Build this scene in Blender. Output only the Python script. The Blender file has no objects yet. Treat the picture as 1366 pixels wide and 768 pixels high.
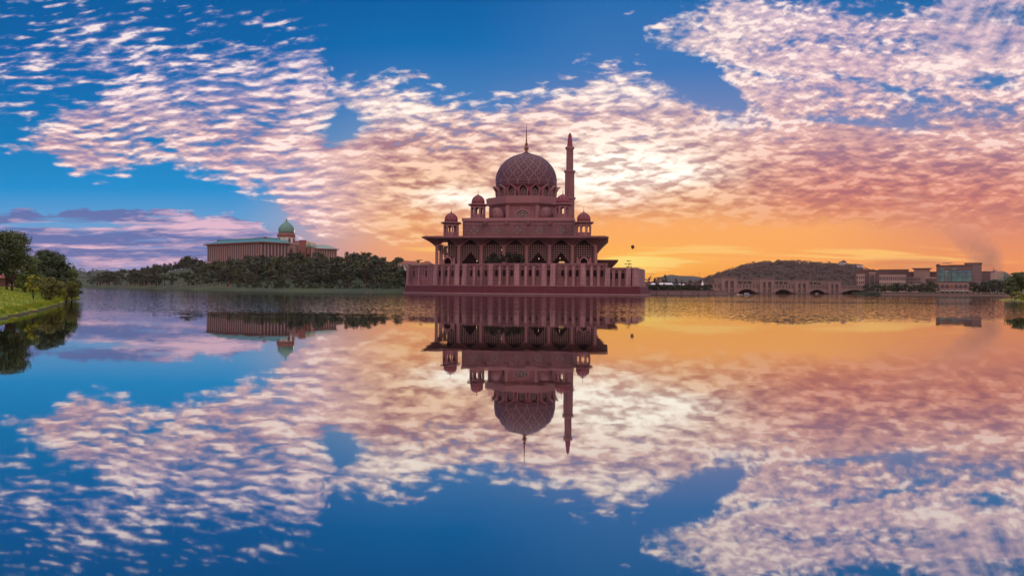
import bpy, bmesh, math, random
from mathutils import Vector, Matrix, noise as mnoise

R = math.radians
PI = math.pi
scn = bpy.context.scene
COL = scn.collection

# ------------------------------------------------------------------ camera
F = 1072.0                       # focal length in photo pixels (1366 wide)
CAM_H = 3.1
ROLL = R(0.4)
cam_d = bpy.data.cameras.new('camera')
cam_d.sensor_width = 36.0
cam_d.lens = 36.0 * F / 1366.0
cam_d.clip_start = 0.1
cam_d.clip_end = 20000
cam = bpy.data.objects.new('camera', cam_d)
COL.objects.link(cam)
cam.matrix_world = Matrix.Translation((0, 0, CAM_H)) @ Matrix.Rotation(R(90), 4, 'X') @ Matrix.Rotation(ROLL, 4, 'Z')
scn.camera = cam

# ------------------------------------------------------------------ render / colour
scn.render.engine = 'CYCLES'
scn.view_settings.view_transform = 'Standard'
scn.view_settings.look = 'None'
scn.view_settings.exposure = 0.0
scn.view_settings.gamma = 1.0
scn.view_settings.use_curve_mapping = False
cy = scn.cycles
cy.use_denoising = True
cy.use_adaptive_sampling = True
cy.adaptive_threshold = 0.015
cy.max_bounces = 6
cy.diffuse_bounces = 2
cy.glossy_bounces = 3
cy.blur_glossy = 1.0
cy.volume_bounces = 0
cy.transparent_max_bounces = 8
cy.caustics_reflective = False
cy.caustics_refractive = False

SUN_AZ = R(6.4)                  # to the right of the view direction
SUN_EL = R(2.0)


def lin(c):
    def f(v):
        v /= 255.0
        return v / 12.92 if v <= 0.04045 else ((v + 0.055) / 1.055) ** 2.4
    return (f(c[0]), f(c[1]), f(c[2]), 1.0)


# ------------------------------------------------------------------ little node algebra
class S:
    """A shader socket with arithmetic."""
    nt = None

    def __init__(self, sock):
        self.s = sock

    def _m(self, op, *a, clamp=False):
        n = S.nt.nodes.new('ShaderNodeMath')
        n.operation = op
        n.use_clamp = clamp
        for i, v in enumerate(a):
            if isinstance(v, S):
                S.nt.links.new(v.s, n.inputs[i])
            else:
                n.inputs[i].default_value = v
        return S(n.outputs[0])

    def __add__(self, o): return self._m('ADD', self, o)
    def __radd__(self, o): return self._m('ADD', o, self)
    def __sub__(self, o): return self._m('SUBTRACT', self, o)
    def __rsub__(self, o): return self._m('SUBTRACT', o, self)
    def __mul__(self, o): return self._m('MULTIPLY', self, o)
    def __rmul__(self, o): return self._m('MULTIPLY', o, self)
    def __truediv__(self, o): return self._m('DIVIDE', self, o)
    def __rtruediv__(self, o): return self._m('DIVIDE', o, self)
    def max(self, o): return self._m('MAXIMUM', self, o)
    def min(self, o): return self._m('MINIMUM', self, o)
    def sat(self): return self._m('ADD', self, 0.0, clamp=True)

    def step(self, lo, hi):
        n = S.nt.nodes.new('ShaderNodeMapRange')
        n.interpolation_type = 'SMOOTHSTEP'
        for k, v in (('Value', self), ('From Min', lo), ('From Max', hi)):
            if isinstance(v, S):
                S.nt.links.new(v.s, n.inputs[k])
            else:
                n.inputs[k].default_value = v
        return S(n.outputs['Result'])


def node(kind, **kw):
    n = S.nt.nodes.new(kind)
    for k, v in kw.items():
        setattr(n, k, v)
    return n


def put(sock, v):
    if isinstance(v, S):
        S.nt.links.new(v.s, sock)
    else:
        sock.default_value = v


def comb(x, y, z=0.0):
    n = node('ShaderNodeCombineXYZ')
    put(n.inputs[0], x); put(n.inputs[1], y); put(n.inputs[2], z)
    return S(n.outputs[0])


def noise(vec, scale=1.0, detail=4.0, rough=0.55, dist=0.0):
    n = node('ShaderNodeTexNoise')
    put(n.inputs['Vector'], vec)
    n.inputs['Scale'].default_value = scale
    n.inputs['Detail'].default_value = detail
    n.inputs['Roughness'].default_value = rough
    n.inputs['Distortion'].default_value = dist
    return S(n.outputs['Fac'])


def mixc(fac, a, b, mode='MIX'):
    n = node('ShaderNodeMix', data_type='RGBA', blend_type=mode)
    put(n.inputs[0], fac); put(n.inputs[6], a); put(n.inputs[7], b)
    return S(n.outputs[2])


def gray3(f):
    return comb(f, f, f)


def ramp(fac, stops):
    n = node('ShaderNodeValToRGB')
    cr = n.color_ramp
    cr.elements[0].position = stops[0][0]; cr.elements[0].color = stops[0][1]
    cr.elements[1].position = stops[-1][0]; cr.elements[1].color = stops[-1][1]
    for p, c in stops[1:-1]:
        e = cr.elements.new(p); e.color = c
    put(n.inputs[0], fac)
    return S(n.outputs[0])


def fcurve(fac, pts):
    n = node('ShaderNodeFloatCurve')
    c = n.mapping.curves[0]
    c.points[0].location = pts[0]
    c.points[1].location = pts[-1]
    for p in pts[1:-1]:
        c.points.new(*p)
    n.mapping.update()
    put(n.inputs['Value'], fac)
    return S(n.outputs['Value'])


# ------------------------------------------------------------------ world: Nishita sky and a sheet of cloud at infinity
# The cloud field is written in tangent coordinates about north (+Y): px = 683 + F*x/y, py = 384 - F*z/y of the
# view DIRECTION, so it is fixed to the sky and not to the camera.
def build_world():
    w = bpy.data.worlds.new('World')
    scn.world = w
    w.use_nodes = True
    nt = w.node_tree
    nt.nodes.clear()
    S.nt = nt
    tc = node('ShaderNodeTexCoord')
    sp = node('ShaderNodeSeparateXYZ')
    nt.links.new(tc.outputs['Generated'], sp.inputs[0])
    dx, dy, dz = (S(sp.outputs[i]) for i in range(3))
    yy = dy.max(0.33)
    px = dx / yy * F + 683.0
    py = 384.0 - dz.max(-0.02) / yy * F
    tx = (px / 1366.0).sat()
    ty = (py / 768.0 * 2.0).sat()            # 0 top of the photo .. 1 horizon

    def Y(p): return p / 384.0

    def X(p): return p / 1366.0

    def gauss(cx, cy_, rx, ry, rot=0.0):
        ca, sa = math.cos(R(rot)), math.sin(R(rot))
        ax = px - cx
        ay = py - cy_
        if rot:
            bx = (ax * ca + ay * sa) / rx
            by = (ay * ca - ax * sa) / ry
        else:
            bx, by = ax / rx, ay / ry
        q = bx * bx + by * by
        return S(node_pow(q))

    def node_pow(q):
        n = node('ShaderNodeMath', operation='EXPONENT')
        put(n.inputs[0], q * -1.0)
        return n.outputs[0]

    # ---- clear sky behind the clouds
    left = ramp(ty, [(0, lin((0, 92, 160))), (Y(90), lin((0, 100, 172))), (Y(190), lin((0, 122, 188))),
                     (Y(255), lin((18, 142, 208))), (Y(300), lin((98, 160, 212))), (Y(340), lin((118, 142, 198))),
                     (Y(365), lin((150, 146, 192))), (1, lin((158, 150, 190)))])
    mid = ramp(ty, [(0, lin((0, 96, 166))), (Y(60), lin((0, 108, 178))), (Y(140), lin((70, 128, 190))),
                    (Y(220), lin((150, 165, 195))), (Y(280), lin((228, 172, 140))), (Y(330), lin((244, 164, 108))),
                    (1, lin((232, 142, 96)))])
    right = ramp(ty, [(0, lin((34, 108, 176))), (Y(90), lin((60, 120, 186))), (Y(180), lin((130, 140, 185))),
                      (Y(250), lin((225, 158, 120))), (Y(300), lin((252, 172, 100))), (Y(345), lin((253, 168, 82))),
                      (Y(366), lin((246, 146, 56))), (1, lin((232, 132, 58)))])
    far = ramp(ty, [(0, lin((20, 104, 168))), (Y(120), lin((70, 125, 185))), (Y(220), lin((165, 140, 165))),
                    (Y(300), lin((222, 140, 112))), (Y(345), lin((242, 146, 88))), (1, lin((226, 126, 80)))])
    low = (py - 150.0).step(0.0, 120.0)
    a1 = tx.step(X(300) + 0.0, X(560))
    sky = mixc(a1, left, mid)
    sky = mixc(tx.step(X(600), X(830)), sky, right)
    sky = mixc(tx.step(X(1040), X(1340)), sky, far)
    sky = mixc((gauss(845, 352, 110, 26) * 0.7).sat(), sky, lin((255, 190, 74)))
    nis = node('ShaderNodeTexSky', sky_type='NISHITA')
    nis.sun_disc = False
    nis.sun_elevation = SUN_EL
    nis.sun_rotation = SUN_AZ
    nis.air_density = 1.0
    nis.dust_density = 1.5
    nis.ozone_density = 2.0
    ns = mixc(1.0, S(nis.outputs[0]), (0.10, 0.10, 0.10, 1), 'MULTIPLY')
    sky = mixc(0.01, sky, ns)

    # ---- where there is cloud (soft edges, ragged by a slow noise)
    wob = noise(comb(px / 1000.0, py / 1000.0, 3.1), 16.0, 4.0, 0.6) - 0.5
    wob2 = noise(comb(px / 1000.0, py / 1000.0, 8.7), 16.0, 4.0, 0.6) - 0.5
    qx = px + wob * 90.0
    qy = py + wob2 * 46.0
    tq = (qx / 1366.0).sat()

    def band(top, bot, soft_t, soft_b):
        """mask between two curves given as lists of (px, py)"""
        t = fcurve(tq, [(X(a), b / 768.0) for a, b in top]) * 768.0
        b_ = fcurve(tq, [(X(a), b / 768.0) for a, b in bot]) * 768.0
        m1 = ((qy - t) / soft_t + 0.5).sat()
        m2 = ((b_ - qy) / soft_b + 0.5).sat()
        return m1 * m2

    A = band([(0, 215), (20, 190), (60, 172), (120, 128), (180, 104), (250, 92), (330, 80), (400, 66), (438, 88), (446, 124), (470, 122), (520, 108), (560, 118), (600, 138), (680, 146), (740, 118), (800, 94), (870, 104), (930, 140), (1366, 150)],
             [(0, 205), (24, 200), (60, 212), (90, 236), (150, 238), (200, 222), (270, 236), (340, 256), (370, 262), (384, 290), (420, 312), (480, 318), (560, 318), (700, 300), (1000, 292), (1366, 300)], 56, 34)
    hole = gauss(459, 168, 21, 24, 70)
    holes2 = gauss(400, 270, 30, 14) * 0.0
    A = (A - hole * 1.5).sat().max(gauss(458, 127, 34, 10, 5))
    # thin streaky upper part of the left patch
    A2 = gauss(205, 85, 170, 66, 6) * 0.74
    A3 = gauss(35, 110, 60, 50) * 0.40
    D = band([(0, 0), (850, 0), (866, 34), (905, 24), (960, -4), (1100, -30), (1366, -30)],
             [(0, -60), (850, -60), (868, 40), (905, 52), (960, 96), (1000, 150), (1060, 205), (1366, 260)], 44, 50)
    clear = gauss(945, 118, 48, 24, 25) * 0.9 + gauss(1340, 10, 80, 18) * 0.5 + gauss(1120, 158, 90, 6, 4) * 0.95 + gauss(1010, 95, 50, 6, 10) * 0.7 + gauss(1150, 105, 70, 5, 14) * 0.6 + gauss(1215, 160, 24, 14) * 0.6 \
        + gauss(1190, 4, 60, 14) * 0.6 + gauss(1335, 150, 40, 14) * 0.35 + gauss(1330, 108, 26, 10) * 0.6 + gauss(1220, 128, 34, 8, 20) * 0.5
    wisps = gauss(552, 101, 26, 6, 4) * 0.75 + gauss(362, 34, 44, 7, 6) * 0.6 + gauss(884, 37, 22, 7, 8) * 0.8 + gauss(835, 17, 12, 5, -30) * 0.5 + gauss(675, 127, 26, 5, 5) * 0.6 \
        + gauss(120, 36, 30, 9, -20) * 0.45
    C = A.max(D) - clear.min(1.0) * 0.7
    veil = (A2 + A3 + wisps).min(0.8)
    cov = C.max(veil).sat()

    # ---- texture of the cloud: ripples left, streaks in the middle, cobbles and slanted bands right
    wx = noise(comb(px / 1000.0, py / 1000.0, 1.3), 5.0, 2.0, 0.45) - 0.5
    ux = px + wx * 40.0
    uy = py + wx * 20.0 + (px - 240.0) * 0.04

    big_ph = noise(comb(px / 60.0, py / 40.0, 1.9), 1.0, 2.0, 0.5) * 9.0

    def fields(off):
        vy = uy + off
        fan = vy + (px - 60.0) * (vy - 190.0) * -0.00055
        wv = fan * (2 * PI / 11.5) + (wx * 30.0) + big_ph
        rip = noise(comb(ux / 30.0, fan / 8.0, 0.7), 1.0, 3.5, 0.52, 0.1) * 0.9 + (wv._m('SINE', wv) * 0.05 + 0.05)
        strk = noise(comb(ux / 27.0, vy / 10.5, 4.1), 1.0, 3.0, 0.5, 0.12)
        cob = noise(comb(ux / 15.0, (vy) / 8.5, 9.3), 1.0, 3.0, 0.5, 0.15)
        big = noise(comb(ux / 150.0, vy / 34.0, 2.2), 1.0, 3.0, 0.5, 0.3)
        cob = cob * 0.7 + big * 0.3
        sl = noise(comb((ux + vy * 0.55) / 30.0, (vy - ux * 0.3) / 110.0, 5.5), 1.0, 3.0, 0.5, 0.2)
        f = mixf(tx.step(X(400), X(540)), rip, strk)
        topr = tx.step(X(840), X(960)) * (1.0 - (py - 140.0).step(0.0, 70.0))
        f = mixf(topr, f, cob)
        cor = tx.step(X(1200), X(1270)) * (1.0 - (py - 40.0).step(0.0, 90.0))
        f = mixf(cor * 0.6, f, sl)
        return f, big

    def mixf(t, a, b):
        return a + (b - a) * t

    vyy = uy
    f0, big0 = fields(0.0)
    f1, _ = fields(3.5)
    fine = noise(comb(px / 9.0, py / 6.0, 6.6), 1.0, 3.0, 0.6)
    sparse = gauss(200, 150, 170, 80) * 0.30 + tx.step(X(980), X(1250)) * (1.0 - (py - 130.0).step(0.0, 90.0)) * 0.16
    dens = cov * 1.25 - 0.68 - sparse + (f0 - 0.5) * 2.7 + (fine - 0.5) * 0.4 + (big0 - 0.5) * 1.2
    thick = (py - 175.0).step(0.0, 75.0) * tx.step(X(380), X(470))     # the deck closes towards the sun
    dens = dens + thick * cov * 0.85
    alpha = dens.step(-0.36, 0.56) * cov.step(0.02, 0.16)
    fade = 1.0 - (py - 250.0).step(0.0, 62.0) * tx.step(X(430), X(760)) * 0.75
    alpha = alpha * fade * (1.0 - (py - 335.0).step(0.0, 35.0))

    # ---- cloud colour: lit underside against shaded body
    bigd = noise(comb((ux - vyy * 0.4) / 95.0, vyy / 26.0, 3.6), 1.0, 3.0, 0.55, 0.3)
    shade = ((f0 - f1) * 1.3 + (f0 - 0.5) * 3.0 + (bigd - 0.5) * 1.9 + 0.55 - (1.0 - tx.step(X(330), X(520))) * 0.12 + (fine - 0.5) * 0.25).sat()
    lit_l = ramp(ty, [(0, lin((205, 190, 215))), (Y(110), lin((238, 205, 215))), (Y(190), lin((255, 214, 204))), (Y(240), lin((255, 205, 196))), (1, lin((240, 190, 190)))])
    dk_l = ramp(ty, [(0, lin((70, 115, 180))), (Y(110), lin((110, 132, 188))), (Y(190), lin((178, 140, 164))), (Y(240), lin((160, 148, 182))), (1, lin((150, 140, 180)))])
    lit_m = ramp(ty, [(0, lin((250, 222, 215))), (Y(130), lin((255, 220, 208))), (Y(190), lin((255, 208, 186))), (Y(250), lin((255, 206, 164))), (Y(300), lin((255, 196, 134))), (1, lin((255, 190, 110)))])
    dk_m = ramp(ty, [(0, lin((150, 150, 190))), (Y(130), lin((168, 150, 180))), (Y(190), lin((166, 120, 134))), (Y(250), lin((186, 124, 112))), (Y(300), lin((226, 144, 98))), (1, lin((225, 140, 80)))])
    lit_r = ramp(ty, [(0, lin((240, 208, 216))), (Y(110), lin((252, 214, 208))), (Y(170), lin((248, 194, 180))), (Y(240), lin((234, 154, 132))), (Y(300), lin((236, 142, 100))), (1, lin((236, 136, 80)))])
    dk_r = ramp(ty, [(0, lin((165, 150, 185))), (Y(110), lin((190, 158, 182))), (Y(170), lin((160, 126, 152))), (Y(240), lin((172, 110, 118))), (Y(300), lin((205, 116, 96))), (1, lin((210, 116, 80)))])
    tl = tx.step(X(380), X(560))
    tr = tx.step(X(880), X(1120))
    lit = mixc(tr, mixc(tl, lit_l, lit_m), lit_r)
    dk = mixc(tr, mixc(tl, dk_l, dk_m), dk_r)
    cc = mixc(shade, dk, lit)
    spark = (shade - 0.72).max(0.0) * 2.4 * (1.0 - (py - 150.0).step(0.0, 80.0) * tx.step(X(400), X(520)) * 0.8)
    cc = mixc(spark.min(0.6), cc, (1.06, 0.93, 0.87, 1))
    blaze = (gauss(825, 226, 100, 30, -8) * 1.25 + gauss(890, 230, 70, 14) * 0.8 + gauss(610, 266, 60, 16) * 0.8 + gauss(520, 150, 70, 24) * 0.45 + gauss(780, 195, 60, 30) * 0.25 + gauss(810, 270, 50, 12) * 0.5 + gauss(830, 120, 80, 16) * 0.4).min(1.0)
    cc = mixc((blaze * (shade * 1.0 + 0.3)).min(1.0), cc, (1.25, 1.13, 0.98, 1))
    sky = mixc(alpha, sky, cc)

    # ---- low purple stratus at the left, gold streaks by the sun
    ln = noise(comb(px / 120.0, (py + wx * 14.0) / 9.0, 7.7), 1.0, 5.0, 0.55, 0.3)
    ln2 = noise(comb(px / 42.0, (py + wx * 14.0) / 5.5, 2.7), 1.0, 5.0, 0.6, 0.3)
    Lm = band([(0, 288), (60, 282), (150, 280), (250, 282), (320, 288), (380, 310), (1366, 420)],
              [(0, 352), (120, 366), (250, 366), (330, 350), (400, 330), (470, 320), (1366, 330)], 12, 40)
    La = (Lm * 1.15 - 0.66 - gauss(40, 303, 120, 6) * 0.5 + (ln - 0.5) * 2.6).step(-0.1, 0.4) * Lm.step(0.0, 0.3) * (1.0 - tx.step(X(330), X(420)))
    lowc = mixc((ln2 * 3.6 - 1.6 + gauss(280, 302, 90, 13) * 0.9 + gauss(110, 308, 70, 6) * 0.4 + gauss(140, 333, 80, 3) * 0.8 + gauss(150, 352, 160, 6) * 0.5 - gauss(70, 291, 130, 7) * 1.0 - gauss(90, 322, 120, 8) * 0.7 - gauss(200, 342, 150, 5) * 0.4).sat(), lin((98, 108, 166)), lin((236, 188, 204)))
    sky = mixc(La * 0.88, sky, lowc)
    gs = noise(comb(px / 110.0, (py - (px - 850.0) * 0.02) / 6.0, 1.1), 1.0, 4.0, 0.5, 0.3)
    gm = gauss(862, 348, 62, 13) * 1.0 + gauss(960, 331, 70, 6) * 0.5 + gauss(1130, 336, 160, 14) * 0.42 + gauss(1270, 343, 120, 10) * 0.3 + gauss(630, 334, 90, 8) * 0.55 + gauss(590, 338, 50, 6) * 0.3
    ga = (gm * 1.3 + (gs - 0.5) * 2.4 - 0.35).step(0.0, 0.5) * gm.step(0.02, 0.3)
    sky = mixc(ga * 0.85, sky, mixc(gauss(838, 346, 66, 18), lin((255, 196, 110)), lin((255, 226, 120))))
    gd = (gauss(1215, 348, 75, 8) * 1.2 + gauss(905, 362, 70, 4) * 0.4 + (gs - 0.5) * 1.2 - 0.35).step(0.0, 0.6)
    sky = mixc(gd * 0.5, sky, lin((206, 122, 88)))
    # below the horizon: dim water-coloured haze; behind the viewer and overhead: sky raised as added fill light
    back = (dy * -1.0).step(-0.35, 0.35)
    sky = mixc(back, sky, ramp((dz * 1.2).sat(), [(0, lin((255, 190, 184))), (0.35, lin((255, 206, 206))), (1, lin((215, 205, 214)))]))
    sky = mixc(dz.step(0.5, 0.8), sky, lin((226, 212, 218)))
    sky = mixc(1.0, sky, gray3(1.0 + back * 0.42 + dz.step(0.5, 0.8) * 0.4 * (1.0 - back)), 'MULTIPLY')
    sky = mixc(dz.step(-0.03, -0.006) * -1.0 + 1.0, sky, lin((70, 70, 84)))

    bg = node('ShaderNodeBackground')
    # the photograph's exposure: radiance 10 at strength 0.1 is display white
    ten = mixc(1.0, sky, (10, 10, 10, 1), 'MULTIPLY')
    nt.links.new(ten.s, bg.inputs['Color'])
    bg.inputs['Strength'].default_value = 0.1
    out = node('ShaderNodeOutputWorld')
    nt.links.new(bg.outputs[0], out.inputs['Surface'])
    w.cycles.sampling_method = 'MANUAL'
    w.cycles.sample_map_resolution = 1024


build_world()

sun_d = bpy.data.lights.new('sun', 'SUN')
sun_d.energy = 2.2
sun_d.angle = R(0.5)
sun_d.color = (1.0, 0.66, 0.38)
sun = bpy.data.objects.new('sun', sun_d)
COL.objects.link(sun)
sd = Vector((math.sin(SUN_AZ) * math.cos(SUN_EL), math.cos(SUN_AZ) * math.cos(SUN_EL), math.sin(SUN_EL)))
sun.rotation_euler = sd.to_track_quat('Z', 'Y').to_euler()
sun.location = sd * 900
#--STRUCTURE--
# ------------------------------------------------------------------ placing: a photo point at a distance becomes a place
def at(px, py, Yd):
    a, b = px - 683.0, 384.0 - py
    c, s = math.cos(ROLL), math.sin(ROLL)
    return Vector(((a * c - b * s) / F * Yd, Yd, CAM_H + (a * s + b * c) / F * Yd))


# ------------------------------------------------------------------ materials
MATS = {}


def mat(name, col, rough=0.75, var=0.25, scale=0.6, bump=0.0, metallic=0.0, per_object=0.0, detail=4.0, blocks=None, col2=None, spec=0.5, streak=0.0):
    if name in MATS:
        return MATS[name]
    m = bpy.data.materials.new(name)
    m.use_nodes = True
    nt = m.node_tree
    S.nt = nt
    b = nt.nodes['Principled BSDF']
    b.inputs['Roughness'].default_value = rough
    b.inputs['Metallic'].default_value = metallic
    b.inputs['Specular IOR Level'].default_value = spec
    tc = node('ShaderNodeTexCoord')
    v = S(tc.outputs['Object'])
    n1 = noise(v, scale, detail, 0.6)
    n2 = noise(v, scale * 7.3, 3.0, 0.6)
    f = (n1 * 0.65 + n2 * 0.35 - 0.5) * (2.2 * var) + 1.0
    if streak:      # rain streaks and runs of dirt down the stone
        sp = node('ShaderNodeSeparateXYZ')
        nt.links.new(tc.outputs['Object'], sp.inputs[0])
        st = noise(comb(S(sp.outputs[0]) * 0.9, S(sp.outputs[1]) * 0.9, S(sp.outputs[2]) * 0.07), 1.0, 4.0, 0.65)
        pt = noise(v, 0.09, 3.0, 0.6)
        f = f * (1.0 - (st - 0.46).max(0.0) * streak) * ((pt - 0.5) * streak * 0.7 + 1.0)
    base = (*col, 1.0)
    if col2:
        base = mixc((n1 - 0.35).max(0.0) * 3.0, (*col, 1.0), (*col2, 1.0))
    c = mixc(1.0, base, gray(f), 'MULTIPLY')
    if per_object:
        oi = node('ShaderNodeObjectInfo')
        r = S(oi.outputs['Random'])
        c = mixc(1.0, c, comb(r * per_object * 1.2 + (1.0 - per_object * 0.6), r * per_object + (1.0 - per_object * 0.5), 1.0 - r * per_object * 0.5), 'MULTIPLY')
    h = None
    if blocks:
        br = node('ShaderNodeTexBrick')
        mp = node('ShaderNodeMapping')
        nt.links.new(tc.outputs['Object'], mp.inputs[0])
        mp.inputs['Rotation'].default_value = (R(90), 0, 0)
        nt.links.new(mp.outputs[0], br.inputs['Vector'])
        br.inputs['Scale'].default_value = 1.0
        br.inputs['Brick Width'].default_value = blocks[0]
        br.inputs['Row Height'].default_value = blocks[1]
        br.inputs['Mortar Size'].default_value = blocks[2]
        br.inputs['Color1'].default_value = (1, 1, 1, 1)
        br.inputs['Color2'].default_value = (0.9, 0.88, 0.88, 1)
        br.inputs['Mortar'].default_value = (0.55, 0.5, 0.5, 1)
        c = mixc(1.0, c, S(br.outputs['Color']), 'MULTIPLY')
    put(b.inputs['Base Color'], c)
    if bump:
        bn = node('ShaderNodeBump')
        bn.inputs['Strength'].default_value = bump
        bn.inputs['Distance'].default_value = 0.1
        put(bn.inputs['Height'], n2)
        nt.links.new(bn.outputs[0], b.inputs['Normal'])
    MATS[name] = m
    return m


def gray(f):
    return comb(f, f, f)


def lamp_mat(name, col, strength):
    m = bpy.data.materials.new(name)
    m.use_nodes = True
    b = m.node_tree.nodes['Principled BSDF']
    b.inputs['Base Color'].default_value = (0.6, 0.5, 0.35, 1)
    b.inputs['Emission Color'].default_value = (*col, 1)
    b.inputs['Emission Strength'].default_value = strength
    return m


PINK = mat('pink_stone', (0.215, 0.098, 0.107), 0.7, 0.25, 0.15, 0.1, streak=1.6)
PINKB = mat('pink_stone_blocks', (0.215, 0.115, 0.122), 0.7, 0.3, 0.2, 0.1, blocks=(3.2, 1.6, 0.05))
PINKL = mat('light_pink_stone', (0.27, 0.14, 0.147), 0.65, 0.15, 0.3)
MAGENTA = mat('magenta_plaster', (0.20, 0.03, 0.06), 0.6, 0.2, 0.4)
GRANITE = mat('red_granite', (0.085, 0.010, 0.019), 0.8, 0.4, 0.5, blocks=(2.4, 1.2, 0.035))
LATT = mat('lattice_stone', (0.27, 0.19, 0.175), 0.7, 0.12, 0.3)
GOLD = mat('gilded_metal', (0.16, 0.075, 0.04), 0.4, 0.15, 1.0, metallic=0.6)
LEDGE = mat('ledge_stone', (0.26, 0.15, 0.155), 0.7, 0.3, 0.4)
ALGAE = mat('wet_algae_stone', (0.05, 0.035, 0.03), 0.5, 0.5, 0.5)
DARK = mat('dark_glass', (0.025, 0.022, 0.03), 0.2, 0.3, 0.4)
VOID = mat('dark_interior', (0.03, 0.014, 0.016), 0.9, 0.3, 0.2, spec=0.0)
DOOR_SHADE = mat('timber_and_niche_shade', (0.012, 0.005, 0.006), 0.8, 0.3, 0.5, spec=0.1)  # timber doors; also flat dark for the shade inside openings and niches
BARK = mat('bark', (0.075, 0.05, 0.038), 0.9, 0.4, 2.0, 0.5)
LEAF = mat('leaf_green', (0.072, 0.125, 0.026), 0.7, 0.55, 0.5, per_object=0.5)
LEAFD = mat('leaf_dark_green', (0.045, 0.078, 0.026), 0.7, 0.55, 0.35, per_object=0.4)
LEAFY = mat('leaf_yellow_green', (0.22, 0.26, 0.015), 0.65, 0.5, 0.9, per_object=0.2)
LEAFM = mat('leaf_pale_green', (0.095, 0.14, 0.03), 0.7, 0.5, 0.5, per_object=0.3)
LEAFB = mat('leaf_brown_green', (0.11, 0.13, 0.02), 0.7, 0.5, 0.9, per_object=0.2)
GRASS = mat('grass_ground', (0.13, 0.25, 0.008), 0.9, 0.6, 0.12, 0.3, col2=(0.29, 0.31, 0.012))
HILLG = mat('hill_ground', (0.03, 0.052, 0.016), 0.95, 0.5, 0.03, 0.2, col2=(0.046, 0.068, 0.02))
EARTH = mat('bank_earth', (0.07, 0.045, 0.028), 0.95, 0.5, 0.8, 0.5)
PAVE = mat('path_paving', (0.26, 0.16, 0.14), 0.85, 0.25, 0.5)
TEAL = mat('teal_roof', (0.035, 0.20, 0.215), 0.5, 0.25, 0.1)
PALET = mat('pale_green_roof', (0.22, 0.32, 0.28), 0.5, 0.2, 0.1)
PWALL = mat('palace_stone', (0.33, 0.22, 0.205), 0.75, 0.2, 0.1)
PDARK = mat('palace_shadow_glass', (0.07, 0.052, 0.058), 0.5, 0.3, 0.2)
PTRIM = mat('palace_red_trim', (0.22, 0.085, 0.07), 0.7, 0.2, 0.2)
PWHITE = mat('palace_white_drum', (0.52, 0.46, 0.42), 0.7, 0.15, 0.2)
WHITE = mat('white_render', (0.70, 0.66, 0.62), 0.7, 0.12, 0.3)
REDROOF = mat('red_tile_roof', (0.24, 0.085, 0.06), 0.8, 0.25, 0.4)
CONC = mat('warm_concrete', (0.25, 0.175, 0.15), 0.8, 0.2, 0.15)
CONCD = mat('dark_concrete', (0.15, 0.105, 0.10), 0.85, 0.25, 0.15)
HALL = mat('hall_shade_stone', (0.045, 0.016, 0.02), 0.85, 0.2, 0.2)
SOFF = mat('soffit_shade_stone', (0.12, 0.055, 0.06), 0.85, 0.2, 0.2)  # pink stone darkened by colour for the shade under the eave
BROWNW = mat('brown_facade', (0.11, 0.062, 0.06), 0.8, 0.2, 0.1)
ROOFD = mat('dark_roof', (0.10, 0.06, 0.055), 0.8, 0.2, 0.1)
STEEL = mat('steel', (0.22, 0.2, 0.2), 0.45, 0.15, 1.0, metallic=0.7)
TENT = mat('white_canvas', (0.78, 0.78, 0.80), 0.7, 0.08, 0.5)
TEALG = mat('teal_glass', (0.015, 0.15, 0.165), 0.2, 0.6, 0.25, col2=(0.05, 0.36, 0.34))
BLUEG = mat('blue_glass', (0.012, 0.13, 0.21), 0.2, 0.5, 0.25, col2=(0.03, 0.24, 0.34))
GREYST = mat('grey_mauve_stone', (0.20, 0.145, 0.14), 0.8, 0.2, 0.15)
BALL = mat('balloon_cloth', (0.06, 0.025, 0.025), 0.7, 0.2, 0.2)
BLUEP = mat('blue_paint', (0.10, 0.22, 0.33), 0.5, 0.15, 0.6)
LEAFK = mat('leaf_black_green', (0.018, 0.026, 0.012), 0.8, 0.5, 0.6)
FARD = mat('far_leaf_dark', (0.028, 0.044, 0.022), 0.8, 0.4, 0.35, per_object=0.25)
FARG = mat('far_leaf_green', (0.04, 0.062, 0.024), 0.8, 0.4, 0.35, per_object=0.25)
FARO = mat('far_leaf_olive', (0.05, 0.056, 0.024), 0.8, 0.4, 0.35, per_object=0.2)
FARM = mat('far_leaf_pale', (0.06, 0.085, 0.028), 0.8, 0.4, 0.35, per_object=0.2)
BLOCK = mat('upper_block_stone', (0.165, 0.082, 0.09), 0.7, 0.25, 0.2, 0.1, blocks=(3.2, 1.6, 0.05), streak=1.6)
TWALL = mat('terrace_wall_stone', (0.20, 0.092, 0.10), 0.75, 0.3, 0.25, 0.1, blocks=(1.6, 1.6, 0.05), streak=2.2)  # deeper than the buttresses, with the shade of the recesses put into the colour
TBUT = mat('terrace_buttress_stone', (0.32, 0.178, 0.185), 0.7, 0.25, 0.25, 0.1, blocks=(2.6, 1.6, 0.06), streak=2.0)
GRILLE = mat('grey_grille', (0.075, 0.062, 0.07), 0.7, 0.3, 2.0)
PALE = mat('pale_facade', (0.40, 0.30, 0.27), 0.75, 0.15, 0.2)
SHRUB = mat('shrub_leaf', (0.055, 0.085, 0.025), 0.75, 0.5, 0.6, per_object=0.35)
WOODL = mat('hazed_wood_leaf', (0.058, 0.035, 0.028), 0.85, 0.16, 0.02)  # brown of the sunlit haze put into the leaf colour
WOODB = mat('far_wood_leaf', (0.05, 0.08, 0.06), 0.8, 0.4, 0.04)
WARM = lamp_mat('lit_lantern', (1.0, 0.7, 0.45), 1.6)
AMBER = lamp_mat('lit_amber_panel', (1.0, 0.55, 0.06), 0.35)
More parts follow.
